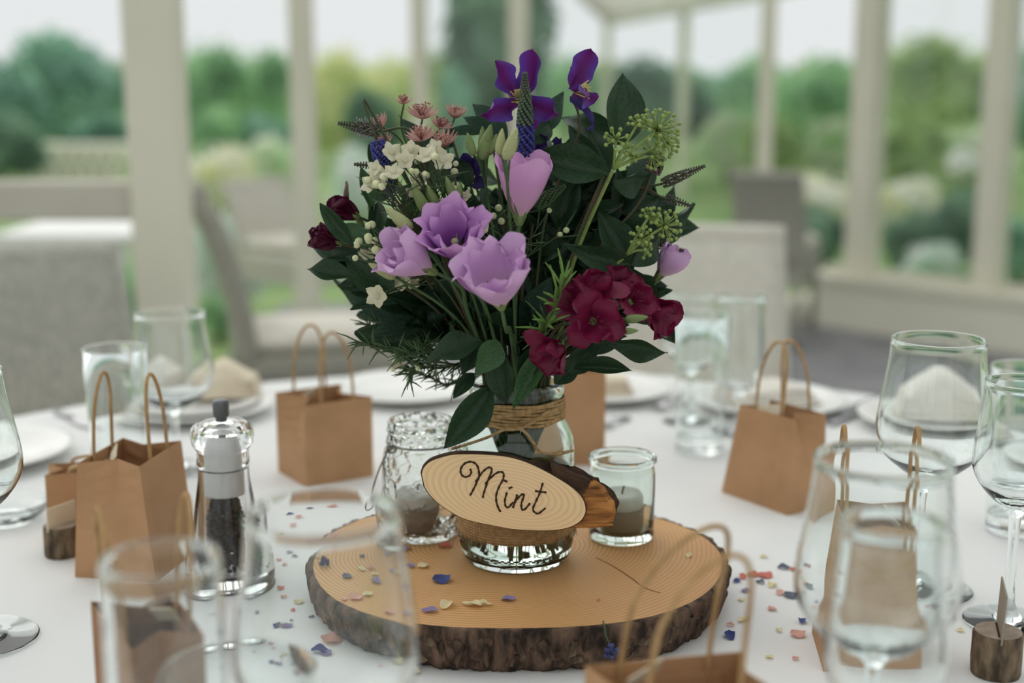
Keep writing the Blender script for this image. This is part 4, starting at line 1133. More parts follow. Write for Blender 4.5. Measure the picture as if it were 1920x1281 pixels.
# --- single placed leaves, grouped on their own stems: (base, tip, Yb, Yt, width px, mat, variant, roll)
def spray(label, head, dy, leaves, name='ivy_foliage_stem', cat='foliage', m=None, sr=.0016, group=None):
    t, q = flower(name, label, P(head[0], head[1], J + dy), sr=sr, m=m or M_stemd, cat=cat, group=group)
    for b, tp, yb, yt, w, mk, var, roll in leaves:
        leaf_px(t, b, tp, J + yb, J + yt, w, mk, var, roll)
    return t
spray('ivy stem with a tall upright pointed leaf above the umbels', (1165, 285), .0, [((1162, 272), (1172, 132), .0, .01, 88, 'd', 0, .35), ((1165, 270), (1040, 205), .02, .04, 60, 'd', 1, .2)])
spray('ivy stem with broad leaf lying beside the upright lisianthus', (1135, 322), -.035, [((1140, 325), (1000, 288), -.035, -.04, 74, 'd', 2, .1), ((1135, 318), (1060, 235), -.02, .0, 58, 'd', 0, -.5), ((1140, 325), (1095, 250), -.01, .02, 46, 'd', 4, .6), ((1150, 335), (1240, 350), -.03, .0, 62, 'd', 1, .5)])
spray('ivy stem with large leaf above the burgundy flowers', (1175, 492), -.022, [((1172, 494), (1065, 464), -.026, -.066, 60, 'd', 0, -.2), ((1175, 494), (1260, 440), -.02, .0, 56, 'd', 1, .3), ((1180, 500), (1228, 585), -.02, -.005, 60, 'd', 2, .2), ((1180, 500), (1120, 400), -.02, .0, 70, 'd', 4, .3)])
spray('leafy stem reaching out past the burgundy flowers', (1190, 640), -.045, [((1140, 640), (1252, 655), -.04, -.05, 46, 'd', 3, .5), ((1075, 690), (1188, 690), -.04, -.045, 34, 'd', 2, -.3), ((1222, 565), (1268, 642), .006, .002, 40, 'd', 3, .3), ((1100, 655), (1180, 600), -.03, -.04, 56, 'd', 0, .4), ((1060, 700), (1130, 640), -.03, -.04, 50, 'd', 1, .2), ((1040, 720), (1085, 665), -.03, -.03, 44, 'd', 2, .2)])
spray('alstroemeria stem of big low leaves over the jar neck', (930, 690), -.045, [((1030, 655), (958, 768), -.05, -.068, 50, 'm', 0, .25), ((935, 640), (892, 705), -.06, -.075, 58, 'm', 0, -.2), ((935, 655), (945, 760), -.055, -.062, 56, 'd', 2, .2), ((922, 725), (836, 842), -.055, -.085, 66, 'd', 2, -.15), ((900, 640), (795, 665), -.04, -.06, 62, 'd', 1, .5), ((905, 640), (865, 700), -.03, -.05, 56, 'd', 0, .3), ((1000, 650), (985, 745), -.045, -.055, 48, 'd', 4, .1), ((890, 700), (850, 745), -.03, -.045, 30, 'd', 2, .1)], name='alstroemeria_foliage')
spray('leafy stem jutting out below the dark tulip buds', (690, 500), -.02, [((665, 520), (580, 510), -.02, -.01, 44, 'd', 3, .5), ((735, 545), (645, 478), -.03, -.03, 84, 'd', 0, .2), ((664, 462), (604, 382), -.056, -.050, 34, 'd', 3, -.2), ((690, 470), (635, 415), -.035, -.02, 44, 'm', 2, .3), ((745, 570), (652, 575), -.02, -.02, 26, 'd', 2, .4), ((700, 450), (712, 370), -.03, -.01, 36, 'd', 2, .1), ((700, 400), (678, 318), -.02, .0, 26, 'm', 3, .1)], name='alstroemeria_foliage')
spray('broad blue green leaves behind the clematis', (920, 240), .02, [((950, 262), (884, 190), .01, .02, 46, 'b', 0, .2), ((945, 265), (870, 222), .0, .01, 30, 'b', 3, .2), ((905, 252), (820, 252), -.01, -.02, 22, 'b', 2, .5), ((1020, 250), (1055, 170), .02, .02, 50, 'b', 0, -.3), ((1000, 270), (1040, 215), .0, .01, 40, 'd', 1, .2)])
spray('leaf stem with soft leaves among the white waxflowers', (770, 360), .0, [((800, 380), (735, 345), -.02, -.02, 42, 'b', 1, .3), ((790, 400), (745, 385), -.02, -.03, 36, 'm', 0, .2), ((880, 350), (850, 290), .0, .0, 40, 'd', 0, .4), ((800, 330), (770, 280), .01, .01, 30, 'd', 2, .1)])
# --- lisianthus
def cup_petal(R, H, half, flare, ruffle, seed, base=.16, tipr=.55, nu=14, nv=12):
    def fn(u, v):
        x = 2 * u - 1
        z = H * (v - tipr * .30 * abs(x) ** 2.2 * v ** 2)
        prof = base + (1 - base) * math.sin(PI / 2 * min(1, v * 1.35)) ** 1.0
        r = R * prof * (1 + flare * max(0, v - .45) ** 1.5 * 2.0)
        a = x * half * (math.sin(PI * min(.5, .12 + v * .55)) if v < .75 else 1 - .35 * ((v - .75) / .25) ** 2)
        r += ruffle * R * .13 * math.sin(x * 4.2 + seed) * v ** 2 + ruffle * R * .07 * math.sin(x * 9 + seed * 2) * v ** 4
        z += H * ruffle * .035 * math.sin(x * 6 + seed * 3) * v ** 4
        return (r * math.sin(a), -r * math.cos(a), z)
    return grid(fn, nu, nv)
def lisianthus(label, px, py, Y, axis, R, H, flare, m, spin=0.0, n=3, inner=3, ruffle=1.0, sr=.0018, inner_s=.82, half=1.05, centre=True):
    head = P(px, py, Y); ax = Vector(axis).normalized(); b = head - ax * H * .5
    t, q = flower('lisianthus', label, b, ax, sr, group='lilac lisianthus in the bouquet')
    Mx = basis(ax, hint=(0, 1, .01), origin=b, spin=spin)
    k = 0
    for ring, cnt, s in ((0, n, 1.0), (1, inner, inner_s)):
        for i in range(cnt):
            a = 2 * PI * i / cnt + ring * PI / max(1, cnt)
            me = mesh('petal', *cup_petal(R * s / H, 1.0 * (1 - .06 * ring), half, flare * (1 if ring == 0 else .6), ruffle, k * 1.7 + spin), m)
            put('petal', me, Mx @ Matrix.Rotation(a, 4, 'Z') @ Matrix.Diagonal((H, H, H, 1)), t); k += 1
    # calyx
    sep = []
    for i in range(5):
        a = 2 * PI * i / 5
        c, s_ = math.cos(a), math.sin(a)
        sep.append(tube([Vector((c * .002, s_ * .002, -.003)), Vector((c * R * .30, s_ * R * .30, .006)), Vector((c * R * .62, s_ * R * .62, H * .34))], [.0014, .0016, .0004], 5))
    sep.append(lathe([(0, -.006), (.0028, -.005), (R * .30, .003), (R * .2, .006), (0, .006)], 12))
    part('calyx', xf(join(*sep), Mx), M_lisbud, t, world=True)
    if centre:
        part('pistil', xf(join(tube([(0, 0, .0), (0, 0, H * .4)], [.002, .0015], 6), ico(.0032, (0, 0, H * .42), 1)), Mx), M_lisbudc, t, world=True)
    return t
lisianthus('upright pink lilac lisianthus bloom below the blue spike', 979, 350, J - .056, (.08, -.12, 1), .0185, .052, .35, M_pink, .4, half=1.12, inner_s=.8, ruffle=.7)
lisianthus('wide open violet lisianthus with dark throat', 852, 448, J - .080, (-.10, -.70, .85), .0195, .040, .50, M_lilac2, .2, ruffle=1.5, half=1.0, n=4, inner=3, inner_s=.8)
lisianthus('half closed lilac lisianthus with creamy outer petal', 768, 484, J - .085, (-.62, -.35, .42), .0180, .042, .15, M_lilac, 1.0, ruffle=1.6, half=1.25, inner_s=.62, inner=4)
lisianthus('large open lilac lisianthus lowest in the bouquet', 930, 528, J - .127, (-.16, -.62, .9), .0210, .047, .42, M_lilac, .9, ruffle=1.5, half=1.0, n=4, inner=4, inner_s=.84)
lisianthus('small pale lilac lisianthus bud bloom by the burgundy flowers', 1256, 492, J + .005, (.45, -.1, .62), .0130, .030, .05, M_lilac, .3, half=1.3, inner_s=.7, centre=False)
cp = P(722, 505, J - .075)
# lisianthus buds
BUDL = lathe([(0, 0), (.10, .01), (.17, .12), (.19, .30), (.165, .55), (.10, .80), (.04, .94), (0, 1)], 12)
budm = [mesh('bud', *BUDL, M_lisbud), mesh('bud', *BUDL, M_lisbudc)]
def bud_stem(label, buds, group='lisianthus bud stems', name='lisianthus_bud_stem'):
    b0, t0, Y0, k0 = buds[0]
    t, q = flower(name, label, P(b0[0], b0[1], Y0), None, .0014, group=group, cat='flower bud')
    for i, (b, tp, Y, k) in enumerate(buds):
        B = P(b[0], b[1], Y); T = P(tp[0], tp[1], Y - .002); d = T - B
        bo = put('bud', budm[k], basis(d, origin=B, spin=i) @ Matrix.Diagonal((d.length * 1.0, d.length * 1.0, d.length, 1)), t)
        if i:
            p = q[int(len(q) * .88)]
            part('bud_stalk', tube(smooth_path([p, p.lerp(B, .55) + Vector((0, -.003, .006)), B], 4), .001, 5), M_stem, t, world=True)
        for s in range(3):
            a = 2 * PI * s / 3 + i
            part('sepal', tube([B, B + d * .3 + Vector((math.cos(a), math.sin(a) * .6, 0)) * d.length * .2, B + d * .7 + Vector((math.cos(a), math.sin(a) * .6, 0)) * d.length * .16], [.0008, .0008, .0002], 4), M_lisbud, t, world=True)
    return t
bud_stem('pair of cream green lisianthus buds beside the blue spike', [((948, 300), (970, 238), J - .104, 1), ((936, 290), (942, 240), J - .098, 1), ((958, 292), (956, 250), J - .094, 0)])
bud_stem('cluster of small green lisianthus buds left of the cream pair', [((902, 300), (922, 232), J - .045, 0), ((888, 292), (876, 248), J - .05, 0), ((905, 285), (905, 236), J - .04, 0), ((916, 290), (932, 250), J - .045, 0), ((912, 270), (920, 232), J - .048, 0)])
bud_stem('pale lisianthus buds among the waxflower leaves', [((800, 398), (772, 345), J - .055, 0), ((820, 390), (800, 345), J - .05, 0), ((850, 372), (836, 330), J - .05, 0), ((862, 375), (862, 342), J - .05, 0)])
bud_stem('blunt cream green bud above the violet lisianthus', [((772, 432), (722, 388), J - .07, 1), ((845, 405), (858, 375), J - .06, 0)])
bud_stem('cream bud pressed under the half closed lisianthus', [((742, 520), (690, 494), J - .060, 1)])
# --- clematis
def clem_petal(curl, fold, wave, seed):
    def fn(u, v):
        x = 2 * u - 1; w = (math.sin(PI * min(1, v * .93 + .07)) ** .75) * (.75 + .35 * v)
        xx = x * w * .5
        return (xx, v - .15 * abs(curl) * v ** 3, fold * abs(xx) + curl * max(0, v - .35) ** 2 * 1.6 + wave * .06 * math.sin(v * 11 + seed + x) * abs(x))
    return mesh('petal', *grid(fn, 6, 12), M_clem)
CLP = [clem_petal(.55, .35, 2.2, 0), clem_petal(-.45, .4, 2.2, 2), clem_petal(.22, .4, 2.6, 4), clem_petal(.95, .6, 1.8, 1)]
def clematis(label, head, petals, stam, axis, sdir):
    H = P(*head)
    t, q = flower('clematis', label, H + Vector((0, .006, -.004)), axis, .0012, m=M_stemd, group='purple clematis in the bouquet')
    for tp, Yt, w, v, roll in petals:
        T = P(tp[0], tp[1], Yt); y = T - H; L = y.length; y /= L
        n = toward(H); n = n - y * n.dot(y); n.normalize(); n = Matrix.Rotation(roll, 3, y) @ n; x = y.cross(n)
        M = Matrix((x * w / FPX * Yt, y * L, n * L)).transposed().to_4x4(); M.translation = H + y * .002
        put('petal', CLP[v], M, t)
    st_ = []
    for i in range(26):
        a = 2 * PI * i / 26; r = rq.uniform(.3, 1)
        s = Vector(sdir).normalized()
        B = basis(s, origin=H)
        st_.append(tube([H, B @ Vector((math.cos(a) * .004 * r, math.sin(a) * .004 * r, .008)), B @ Vector((math.cos(a) * .0075 * r, math.sin(a) * .0075 * r, .0135 + .002 * r))], [.0004, .0006, .0007], 4))
    part('stamens', join(*st_), M_stamen, t, world=True)
    return t
Yc = J - .02
clematis('purple clematis flower with petals spread behind the blue spike', (978, 190, Yc), [((912, 110), Yc - .014, 48, 0, .3), ((1024, 86), Yc - .004, 48, 3, -.3), ((894, 216), Yc - .022, 46, 2, -.25), ((1056, 212), Yc - .024, 54, 2, .25), ((1003, 244), Yc + .0, 46, 1, 0)], None, (0, -.5, 1), (-.25, -1, .35))
clematis('purple clematis flower turned sideways with a long curling petal', (1072, 172, Yc - .01), [((1104, 94), Yc - .006, 54, 2, .2), ((1128, 170), Yc - .03, 48, 3, .4), ((1116, 190), Yc - .014, 48, 1, .6), ((1082, 118), Yc + .012, 44, 0, .8)], None, (-.2, 0, 1), (.9, -.7, .15))
tcl = [o for o in COL.objects if o.name.startswith('clematis')][-1]
Hc = P(1072, 186, Yc - .01)
cur = [P(1068, 185, Yc - .01), P(1090, 197, Yc - .018), P(1106, 215, Yc - .02), P(1114, 232, Yc - .02), P(1106, 241, Yc - .02), P(1090, 247, Yc - .02)]
cs = smooth_path(cur, 3)
part('curled_petal', ([p for i, c_ in enumerate(cs) for p in (c_ + Vector((0, -.001, .0045 * math.sin(PI * min(1, .15 + i / len(cs))))), c_ + Vector((0, -.003, 0)), c_ + Vector((0, -.001, -.0045 * math.sin(PI * min(1, .15 + i / len(cs))))))], [(i * 3 + k, i * 3 + k + 1, i * 3 + k + 4, i * 3 + k + 3) for i in range(len(cs) - 1) for k in (0, 1)]), M_clemd, tcl, world=True)
t, q = flower('delphinium', 'deep indigo flowers half hidden behind the pink lilac bloom', P(885, 325, J + .012), None, .0012, group=None)
for (a, b, w, v) in (((880, 330), (865, 275), 40, 0), ((885, 330), (905, 285), 34, 2), ((880, 332), (845, 315), 34, 1), ((1000, 280), (1030, 250), 34, 2), ((1005, 282), (985, 262), 34, 0), ((1040, 275), (1055, 255), 26, 2), ((890, 335), (905, 350), 36, 1)):
    B = P(a[0], a[1], J + .012); T = P(b[0], b[1], J + .002); y = T - B; L = y.length; y /= L
    n = toward(B); n = (n - y * n.dot(y)).normalized(); x = y.cross(n)
    M = Matrix((x * w / FPX, y * L, n * L)).transposed().to_4x4(); M.translation = B
    me = CLP[v].copy(); me.materials.clear(); me.materials.append(M_clemd)
    put('petal', me, M, t)
# --- flower spikes
def spike(label, a, b, Ya, Yb, r, split, top, low, fuzz=0, group=None, name='veronica_spike', sag=0.0):
    A, B = P(a[0], a[1], Ya), P(b[0], b[1], Yb)
    t, q = flower(name, label, A, (B - A), .0013, m=M_stemd, group=group)
    L = (B - A).length; pts = [A.lerp(B, i / 20) + Vector((0, 0, -sag * (i / 20) ** 2)) for i in range(21)]
    part('axis', tube(pts, .0011, 6), M_stemd, t, world=True)
    up, lo, fz = [], [], []
    n = int(L / .0021); g = 0
    for i in range(n):
        f = (i + .5) / n; c = A.lerp(B, f) + Vector((0, 0, -sag * f * f)); rr = r * (1 - .78 * f ** 2.2) * (.8 + .2 * min(1, f * 8))
        Mx = basis(B - A, origin=c)
        for k in range(8):
            an = 2 * PI * k / 8 + i * .55
            p = Mx @ Vector((math.cos(an) * rr, math.sin(an) * rr, .0006))
            (up if f > split else lo).append(ico(max(.0007, rr * .30), p))
            if fuzz and f < .55 and rq.random() < fuzz:
                fz.append(tube([p, Mx @ Vector((math.cos(an) * rr * 2.1, math.sin(an) * rr * 2.1, .0025))], .00028, 3))
    if up: part('upper_florets', join(*up), top, t, world=True, kind='stuff')
    if lo: part('lower_florets', join(*lo), low, t, world=True, kind='stuff')
    if fz: part('filaments', join(*fz), M_fuzz, t, world=True, kind='stuff')
    return t
M_spike_t = mat('spike_sage', C(98, 118, 92), 0.6, C(72, 92, 76), 200)
spike('upright veronica spike, sage tip and blue base, in front of the clematis', (985, 296), (984, 136), J - .030, J - .060, .0064, .42, M_spike_t, M_spike_b)
spike('blue veronica spike drooping among the white waxflowers', (706, 262), (740, 388), J - .03, J - .035, .0058, .99, M_spike_b, M_spike_b)
spike('dark spike with pale filaments pointing sideways by the pink astrantia', (714, 246), (634, 231), J - .01, J - .012, .0048, .35, M_spike_d, M_spike_d, fuzz=.8, name='mint_flower_spike', group=None)
spike('small dark mint spike next to the white waxflower buds', (712, 312), (664, 308), J - .03, J - .03, .0030, .2, M_spike_d, M_spike_d, name='mint_flower_spike')
spike('long dark mint spike reaching beyond the ivy umbels', (1240, 345), (1322, 311), J + .01, J + .0, .0042, .2, M_spike_d, M_spike_d, name='mint_flower_spike')
spike('short curved mint spike under the long one', (1245, 372), (1296, 382), J + .01, J + .005, .0036, .2, M_spike_d, M_spike_d, name='mint_flower_spike', sag=.002)
spike('small dark mint spike by the lower umbels', (1235, 460), (1282, 470), J + .02, J + .015, .0032, .2, M_spike_d, M_spike_d, name='mint_flower_spike')
spike('stubby purple mint head under the large umbel', (1222, 325), (1240, 285), J - .01, J - .012, .0062, .2, M_spike_d, mat('spike_plum', C(112, 88, 96), 0.7, C(84, 66, 76), 200), name='mint_flower_spike')
spike('fern like green spike beside the upright lisianthus', (1005, 385), (1060, 348), J - .03, J - .04, .0048, .0, M_needle, M_needle, name='mint_flower_spike')
# --- astrantia
def astrantia(label, px, py, Y, axis, R, n=15, group='pink astrantia in the bouquet', open_=.55):
    H = P(px, py, Y); Mx = basis(axis, origin=H, spin=rq.uniform(0, 6))
    t, q = flower('astrantia', label, H, axis, .0010, group=group)
    br = []
    for i in range(n):
        a = 2 * PI * i / n; c, s = math.cos(a), math.sin(a)
        def fn(u, v, c=c, s=s):
            x = (2 * u - 1) * .16 * R * math.sin(PI * min(1, v * .9 + .1)); r = R * (.08 + .92 * v); z = R * open_ * v ** 1.4
            return (c * r - s * x, s * r + c * x, z)
        br.append(grid(fn, 2, 5))
    part('bracts', xf(join(*br), Mx), M_astr, t, world=True)
    pn = []
    for i in range(22):
        a = rq.uniform(0, 2 * PI); r = R * .5 * math.sqrt(rq.random())
        pn.append(tube([(0, 0, 0), (math.cos(a) * r, math.sin(a) * r, R * rq.uniform(.5, .8))], .0003, 3)); pn.append(ico(.0009, (math.cos(a) * r, math.sin(a) * r, R * rq.uniform(.55, .85))))
    part('pincushion', xf(join(*pn), Mx), M_astr, t, world=True, kind='stuff')
    return t
astrantia('pink astrantia held highest left of the clematis', 792, 222, J + .01, (.05, -.3, 1), .0150)
astrantia('pink astrantia half turned above the white flowers', 790, 262, J - .02, (-.1, -.5, .9), .0130)
astrantia('pink astrantia bud beside the lisianthus buds', 832, 275, J - .025, (.1, -.35, 1), .0115, open_=1.1)
astrantia('pink astrantia hiding behind the blue green leaves', 852, 222, J + .03, (.2, -.2, 1), .0110, open_=1.0)
astrantia('dusky astrantia next to the spike with filaments', 716, 238, J + .01, (-.6, -.5, .6), .0115)
astrantia('pale astrantia tuft above the blue drooping spike', 722, 272, J - .01, (-.4, -.5, .8), .0100)
astrantia('tiny astrantia tuft at the top of the white flowers', 757, 195, J + .01, (0, -.2, 1), .0080)
astrantia('faint astrantia near the pink highest one', 825, 240, J + .02, (.3, -.3, .8), .0110)
# --- white waxflowers with needles
def waxflower(label, head, dy, blooms, buds, needles, spread=48, group='white waxflower sprigs'):
    H = P(head[0], head[1], J + dy)
    t, q = flower('waxflower_sprig', label, H, None, .0012, m=M_stemd, group=group)
    p = q[int(len(q) * .78)]; arms = [(p, H)]
    for (x, y, r, d) in blooms:
        B = P(x, y, J + dy + d); Mx = basis(toward(B) + Vector((rq.gauss(0, .35), 0, .35 + rq.gauss(0, .35))), origin=B, spin=rq.uniform(0, 3))
        pt = []
        for k in range(5):
            a = 2 * PI * k / 5
            pt.append(xf(grid(lambda u, v: ((2 * u - 1) * .42 * math.sin(PI * min(1, v * .8 + .2)) ** .7, .15 + .85 * v, .25 * v * v - .1 * (2 * u - 1) ** 2), 3, 4), Matrix.Rotation(a, 4, 'Z') @ Matrix.Scale(r, 4)))
        part('bloom', xf(join(*pt, lathe([(0, -r * .7), (r * .25, -r * .5), (r * .32, 0), (r * .2, r * .12), (0, r * .05)], 10)), Mx), M_white, t, world=True)
        arms.append((p, B))
        part('twig', tube(smooth_path([p, p.lerp(B, .6) + Vector((0, 0, .004)), B - Mx.to_3x3() @ Vector((0, 0, r * .6))], 3), .0006, 4), M_stemd, t, world=True)
    for (x, y, r, d) in buds:
        B = P(x, y, J + dy + d)
        part('bud', ico(r, B, 1), M_whitebud, t, world=True)
        arms.append((p, B))
        part('twig', tube([p, p.lerp(B, .55), B], .0005, 4), M_stemd, t, world=True)
    nd = []
    for i in range(needles):
        a_, b_ = arms[rq.randrange(len(arms))]; c = a_.lerp(b_, rq.uniform(.25, .95))
        d = Vector((rq.gauss(0, .8), rq.gauss(0, .5), rq.uniform(.1, 1))).normalized() * rq.uniform(.012, .024)
        nd.append(tube([c, c + d * .6, c + d], [.0006, .0006, .0002], 4))
    part('needles', join(*nd), M_needle, t, world=True, kind='stuff')
    return t
def rb_(n, x0, x1, y0, y1, r0, r1): return [(rq.uniform(x0, x1), rq.uniform(y0, y1), rq.uniform(r0, r1), rq.uniform(-.02, .015)) for _ in range(n)]
waxflower('white waxflowers crowding below the pink astrantia', (790, 300), -.04, [(770, 282, .0085, 0), (800, 290, .0100, -.01), (830, 300, .0100, -.005), (815, 275, .007, 0), (760, 300, .0085, -.01), (735, 285, .0095, 0)], rb_(8, 755, 860, 285, 330, .0022, .0032), 40)
waxflower('white waxflower buds at the side above the dark tulips', (712, 335), -.05, [(712, 330, .0090, 0), (692, 345, .0085, 0), (738, 322, .0085, -.01), (702, 315, .007, 0)], [(706, 346, .0036, -.005), (720, 332, .0034, -.01), (690, 338, .003, 0), (735, 330, .003, 0), (716, 350, .003, -.01)], 30)
waxflower('white waxflowers between the dark tulips and lilac blooms', (735, 445), -.05, [(730, 450, .0085, .015), (745, 438, .0075, .015), (712, 468, .0075, .01), (686, 476, .0075, .018), (752, 527, .0095, .022), (774, 532, .007, .022), (706, 555, .010, -.02)], rb_(16, 665, 760, 420, 500, .0024, .0036), 60)
waxflower('white waxflower bits above the violet lisianthus', (800, 350), -.022, [(785, 340, .0080, 0), (850, 352, .0070, 0), (872, 368, .0065, 0), (775, 360, .007, 0), (765, 400, .0065, 0)], rb_(12, 770, 880, 330, 410, .002, .003), 60)
waxflower('sparse waxflower buds in the dark heart of the bouquet', (945, 395), -.02, [(905, 430, .006, -.05)], [(935, 390, .003, 0), (925, 405, .0028, -.01), (940, 415, .003, 0), (1062, 432, .0026, 0), (1050, 440, .0024, 0), (1030, 395, .0022, 0)], 40, spread=110)
waxflower('waxflower sprig with long needles hanging low behind the leaves', (760, 660), -.01, [(748, 680, .0075, .02), (745, 640, .007, .03)], rb_(4, 730, 790, 650, 700, .002, .003), 70, spread=100)
# needle branch jutting out at the lower side
def needle_branch(label, pts, n, ln, m, name='waxflower_sprig', dens=1.0, r=.0007, group=None, cat='foliage', stemm=None):
    ct = [P(a, b, J + c) for a, b, c in pts]
    for q in ct:
        rr = math.hypot(q.x - JM.x, q.y - JM.y)
        if rr < .060: q.z = max(q.z, SZ + .178)
    pp = smooth_path(ct, 8)
    t = thing(name, label, cat, JM - Vector((0, 0, .05)), group=group)
    u = Vector((pp[0].x - JM.x, pp[0].y - JM.y, 0)); u = u / max(u.length, 1e-4)
    part('stem', tube([JM - Vector((0, 0, .05)), JM + u * .022 - Vector((0, 0, .012)), JM + u * .028 + Vector((0, 0, .014))] + pp, .0010, 6), stemm or M_stemd, t, world=True)
    nd = []
    for i in range(n):
        f = rq.random(); c = pp[int(f * (len(pp) - 1))]; k = min(len(pp) - 2, int(f * (len(pp) - 1)))
        ax = (pp[k + 1] - pp[k]).normalized()
        d = (ax * rq.uniform(.3, 1.1) + Vector((rq.gauss(0, .6), rq.gauss(0, .6), rq.gauss(0, .6)))).normalized() * ln * rq.uniform(.6, 1.2)
        if any(math.hypot(k_.x - JM.x, k_.y - JM.y) < .050 and k_.z < SZ + .164 for k_ in (c, c + d * .5, c + d)): continue
        nd.append(tube([c, c + d * .55 + Vector((0, 0, .0008)), c + d], [r, r, r * .4], 5))
    part('needles', join(*nd), m, t, world=True, kind='stuff')
    return t
needle_branch('needle leaved sprig stretching out over the square kraft bag', [(900, 735, -.02), (850, 695, -.03), (790, 670, -.03), (720, 655, -.03), (668, 640, -.03)], 75, .017, M_needle)
needle_branch('needle leaved sprig arching beneath the broad leaves', [(880, 720, -.01), (830, 690, -.02), (780, 690, -.02), (765, 720, -.02)], 50, .015, M_needle)
needle_branch('fine needle sprig behind the low lilac bloom', [(900, 690, .02), (820, 640, .03), (740, 620, .03), (690, 610, .035)], 90, .017, M_needle)
needle_branch('fine needle sprig curling behind the leaves by the jar', [(900, 740, .02), (850, 720, .03), (800, 705, .03), (760, 690, .03)], 70, .016, M_needle)
needle_branch('bright rosemary sprig in front of the burgundy flowers', [(1010, 640, -.085), (1025, 610, -.092), (1040, 575, -.098), (1052, 545, -.10), (1060, 520, -.10)], 30, .021, M_rosem, name='rosemary_sprig', r=.0011)
needle_branch('rosemary sprig low between the lilac bloom and the burgundy flowers', [(1000, 680, -.05), (1010, 640, -.06), (1020, 590, -.07)], 30, .018, M_needle, name='rosemary_sprig', r=.0009)
# --- ivy umbels
def umbel(label, heads, knot, dy):
    K = P(knot[0], knot[1], J + dy)
    t, q = flower('ivy_umbel_stem', label, K, None, .0018, m=M_umbel, cat='foliage', group='green ivy umbels')
    for (x, y, R, n, d) in heads:
        H = P(x, y, J + dy + d); ax = (H - K).normalized()
        part('ray', tube(smooth_path([K, K.lerp(H, .5) + Vector((0, -.002, .002)), H], 4), .0011, 6), M_umbel, t, world=True)
        V = []
        for i in range(n):
            # fibonacci over the forward dome
            z = 1 - 1.55 * (i + .5) / n; a = i * 2.39996; s = math.sqrt(max(0, 1 - z * z))
            dd = basis(ax, origin=(0, 0, 0)) @ Vector((s * math.cos(a), s * math.sin(a), z))
            E = H + dd * R * rq.uniform(.85, 1.1)
            V.append(tube([H, E], .00045, 4)); V.append(ico(.0017, E, 1))
        part('umbel', join(*V), M_umbel, t, world=True)
    return t
umbel('big green ivy umbel with several heads at the upper side', [(1232, 245, .0170, 40, -.005), (1155, 262, .0095, 16, -.01), (1196, 232, .0075, 12, -.005), (1222, 292, .012, 22, .005), (1250, 270, .011, 20, .01), (1180, 290, .0075, 12, .0)], (1150, 318), -.03)
umbel('lower green ivy umbel by the small lilac bud', [(1245, 425, .0135, 28, 0), (1203, 446, .0095, 18, -.01), (1218, 405, .007, 12, 0), (1210, 470, .006, 8, 0)], (1175, 478), -.035)
# --- burgundy flowers
def burg_petal(curl, wave, seed, m):
    def fn(u, v):
        x = 2 * u - 1; w = math.sin(PI * min(1, v * .62 + .10)) ** .8 * (1 if v < .8 else 1 - .8 * ((v - .8) / .2) ** 2)
        xx = x * w * .52
        return (xx, v, curl * v * v - .25 * xx * xx + wave * .07 * math.sin(v * 8 + seed + 3 * x) * (abs(x) * .6 + .4) * v)
    return mesh('petal', *grid(fn, 7, 10), m)
BP = [burg_petal(.3, 1.5, 0, M_burg), burg_petal(-.25, 1.8, 2, M_burg), burg_petal(.55, 1.2, 4, M_burg), burg_petal(.1, 2.2, 1, M_burg)]
BPD = []
for b_ in BP:
    q_ = b_.copy(); q_.materials.clear(); q_.materials.append(M_burgd); BPD.append(q_)
def alstro(label, px, py, Y, axis, L, n=6, openness=.8, dark=False, group='burgundy alstroemeria blooms', w=.78):
    H = P(px, py, Y); ax = Vector(axis).normalized(); b = H - ax * L * .35
    t, q = flower('alstroemeria', label, b, ax, .0015, m=M_stemd, group=group)
    Mx = basis(ax, origin=b, spin=rq.uniform(0, 6))
    for i in range(n):
        a = 2 * PI * i / n; tilt = (openness if i % 2 else openness * .75) + rq.uniform(-.12, .12)
        M = Mx @ Matrix.Rotation(a, 4, 'Z') @ Matrix.Rotation(PI / 2 - tilt, 4, 'X') @ Matrix.Rotation(PI, 4, 'Y') @ Matrix.Diagonal((L * w, L * rq.uniform(.9, 1.1), L, 1))
        put('petal', (BPD if dark else BP)[rq.randrange(4)], M, t)
    st_ = [tube([(0, 0, 0), (math.cos(i) * L * .08, math.sin(i) * L * .08, L * .4), (math.cos(i) * L * .2, math.sin(i) * L * .2, L * .7)], [.0005, .0004, .0006], 4) for i in range(5)]
    part('stamens', xf(join(*st_), Mx), M_burg, t, world=True)
    part('throat', xf(lathe([(0, -.003), (.002, -.002), (.0035, .002), (.002, .005), (0, .005)], 10), Mx), M_lisbud, t, world=True)
    return t
alstro('burgundy alstroemeria bloom facing out at the middle of the cluster', 1114, 604, J - .122, (.05, -.9, .1), .0265, openness=1.0)
alstro('burgundy alstroemeria bloom at the top of the cluster', 1118, 546, J - .092, (.1, -.5, .8), .0245, openness=.75)
alstro('burgundy alstroemeria bloom high at the back of the cluster', 1158, 530, J - .056, (.2, -.3, .9), .0215, openness=.7)
alstro('burgundy alstroemeria bloom with glossy fold by the pale buds', 1190, 562, J - .072, (.5, -.6, .4), .0240, openness=.7)
alstro('burgundy alstroemeria bloom at the outer end of the cluster', 1234, 585, J - .036, (.55, -.5, -.1), .0280, openness=.75)
alstro('burgundy alstroemeria bloom hanging lowest in the cluster', 1040, 658, J - .098, (-.45, -.6, -.40), .0265, openness=.65)
alstro('burgundy alstroemeria bloom tucked behind the rosemary', 1074, 572, J - .032, (-.4, -.6, .4), .0240, openness=.8)
alstro('dark burgundy alstroemeria bud at the side of the bouquet', 652, 396, J - .02, (-.75, -.15, .45), .0250, openness=.28, dark=True, group='dark alstroemeria buds', n=6)
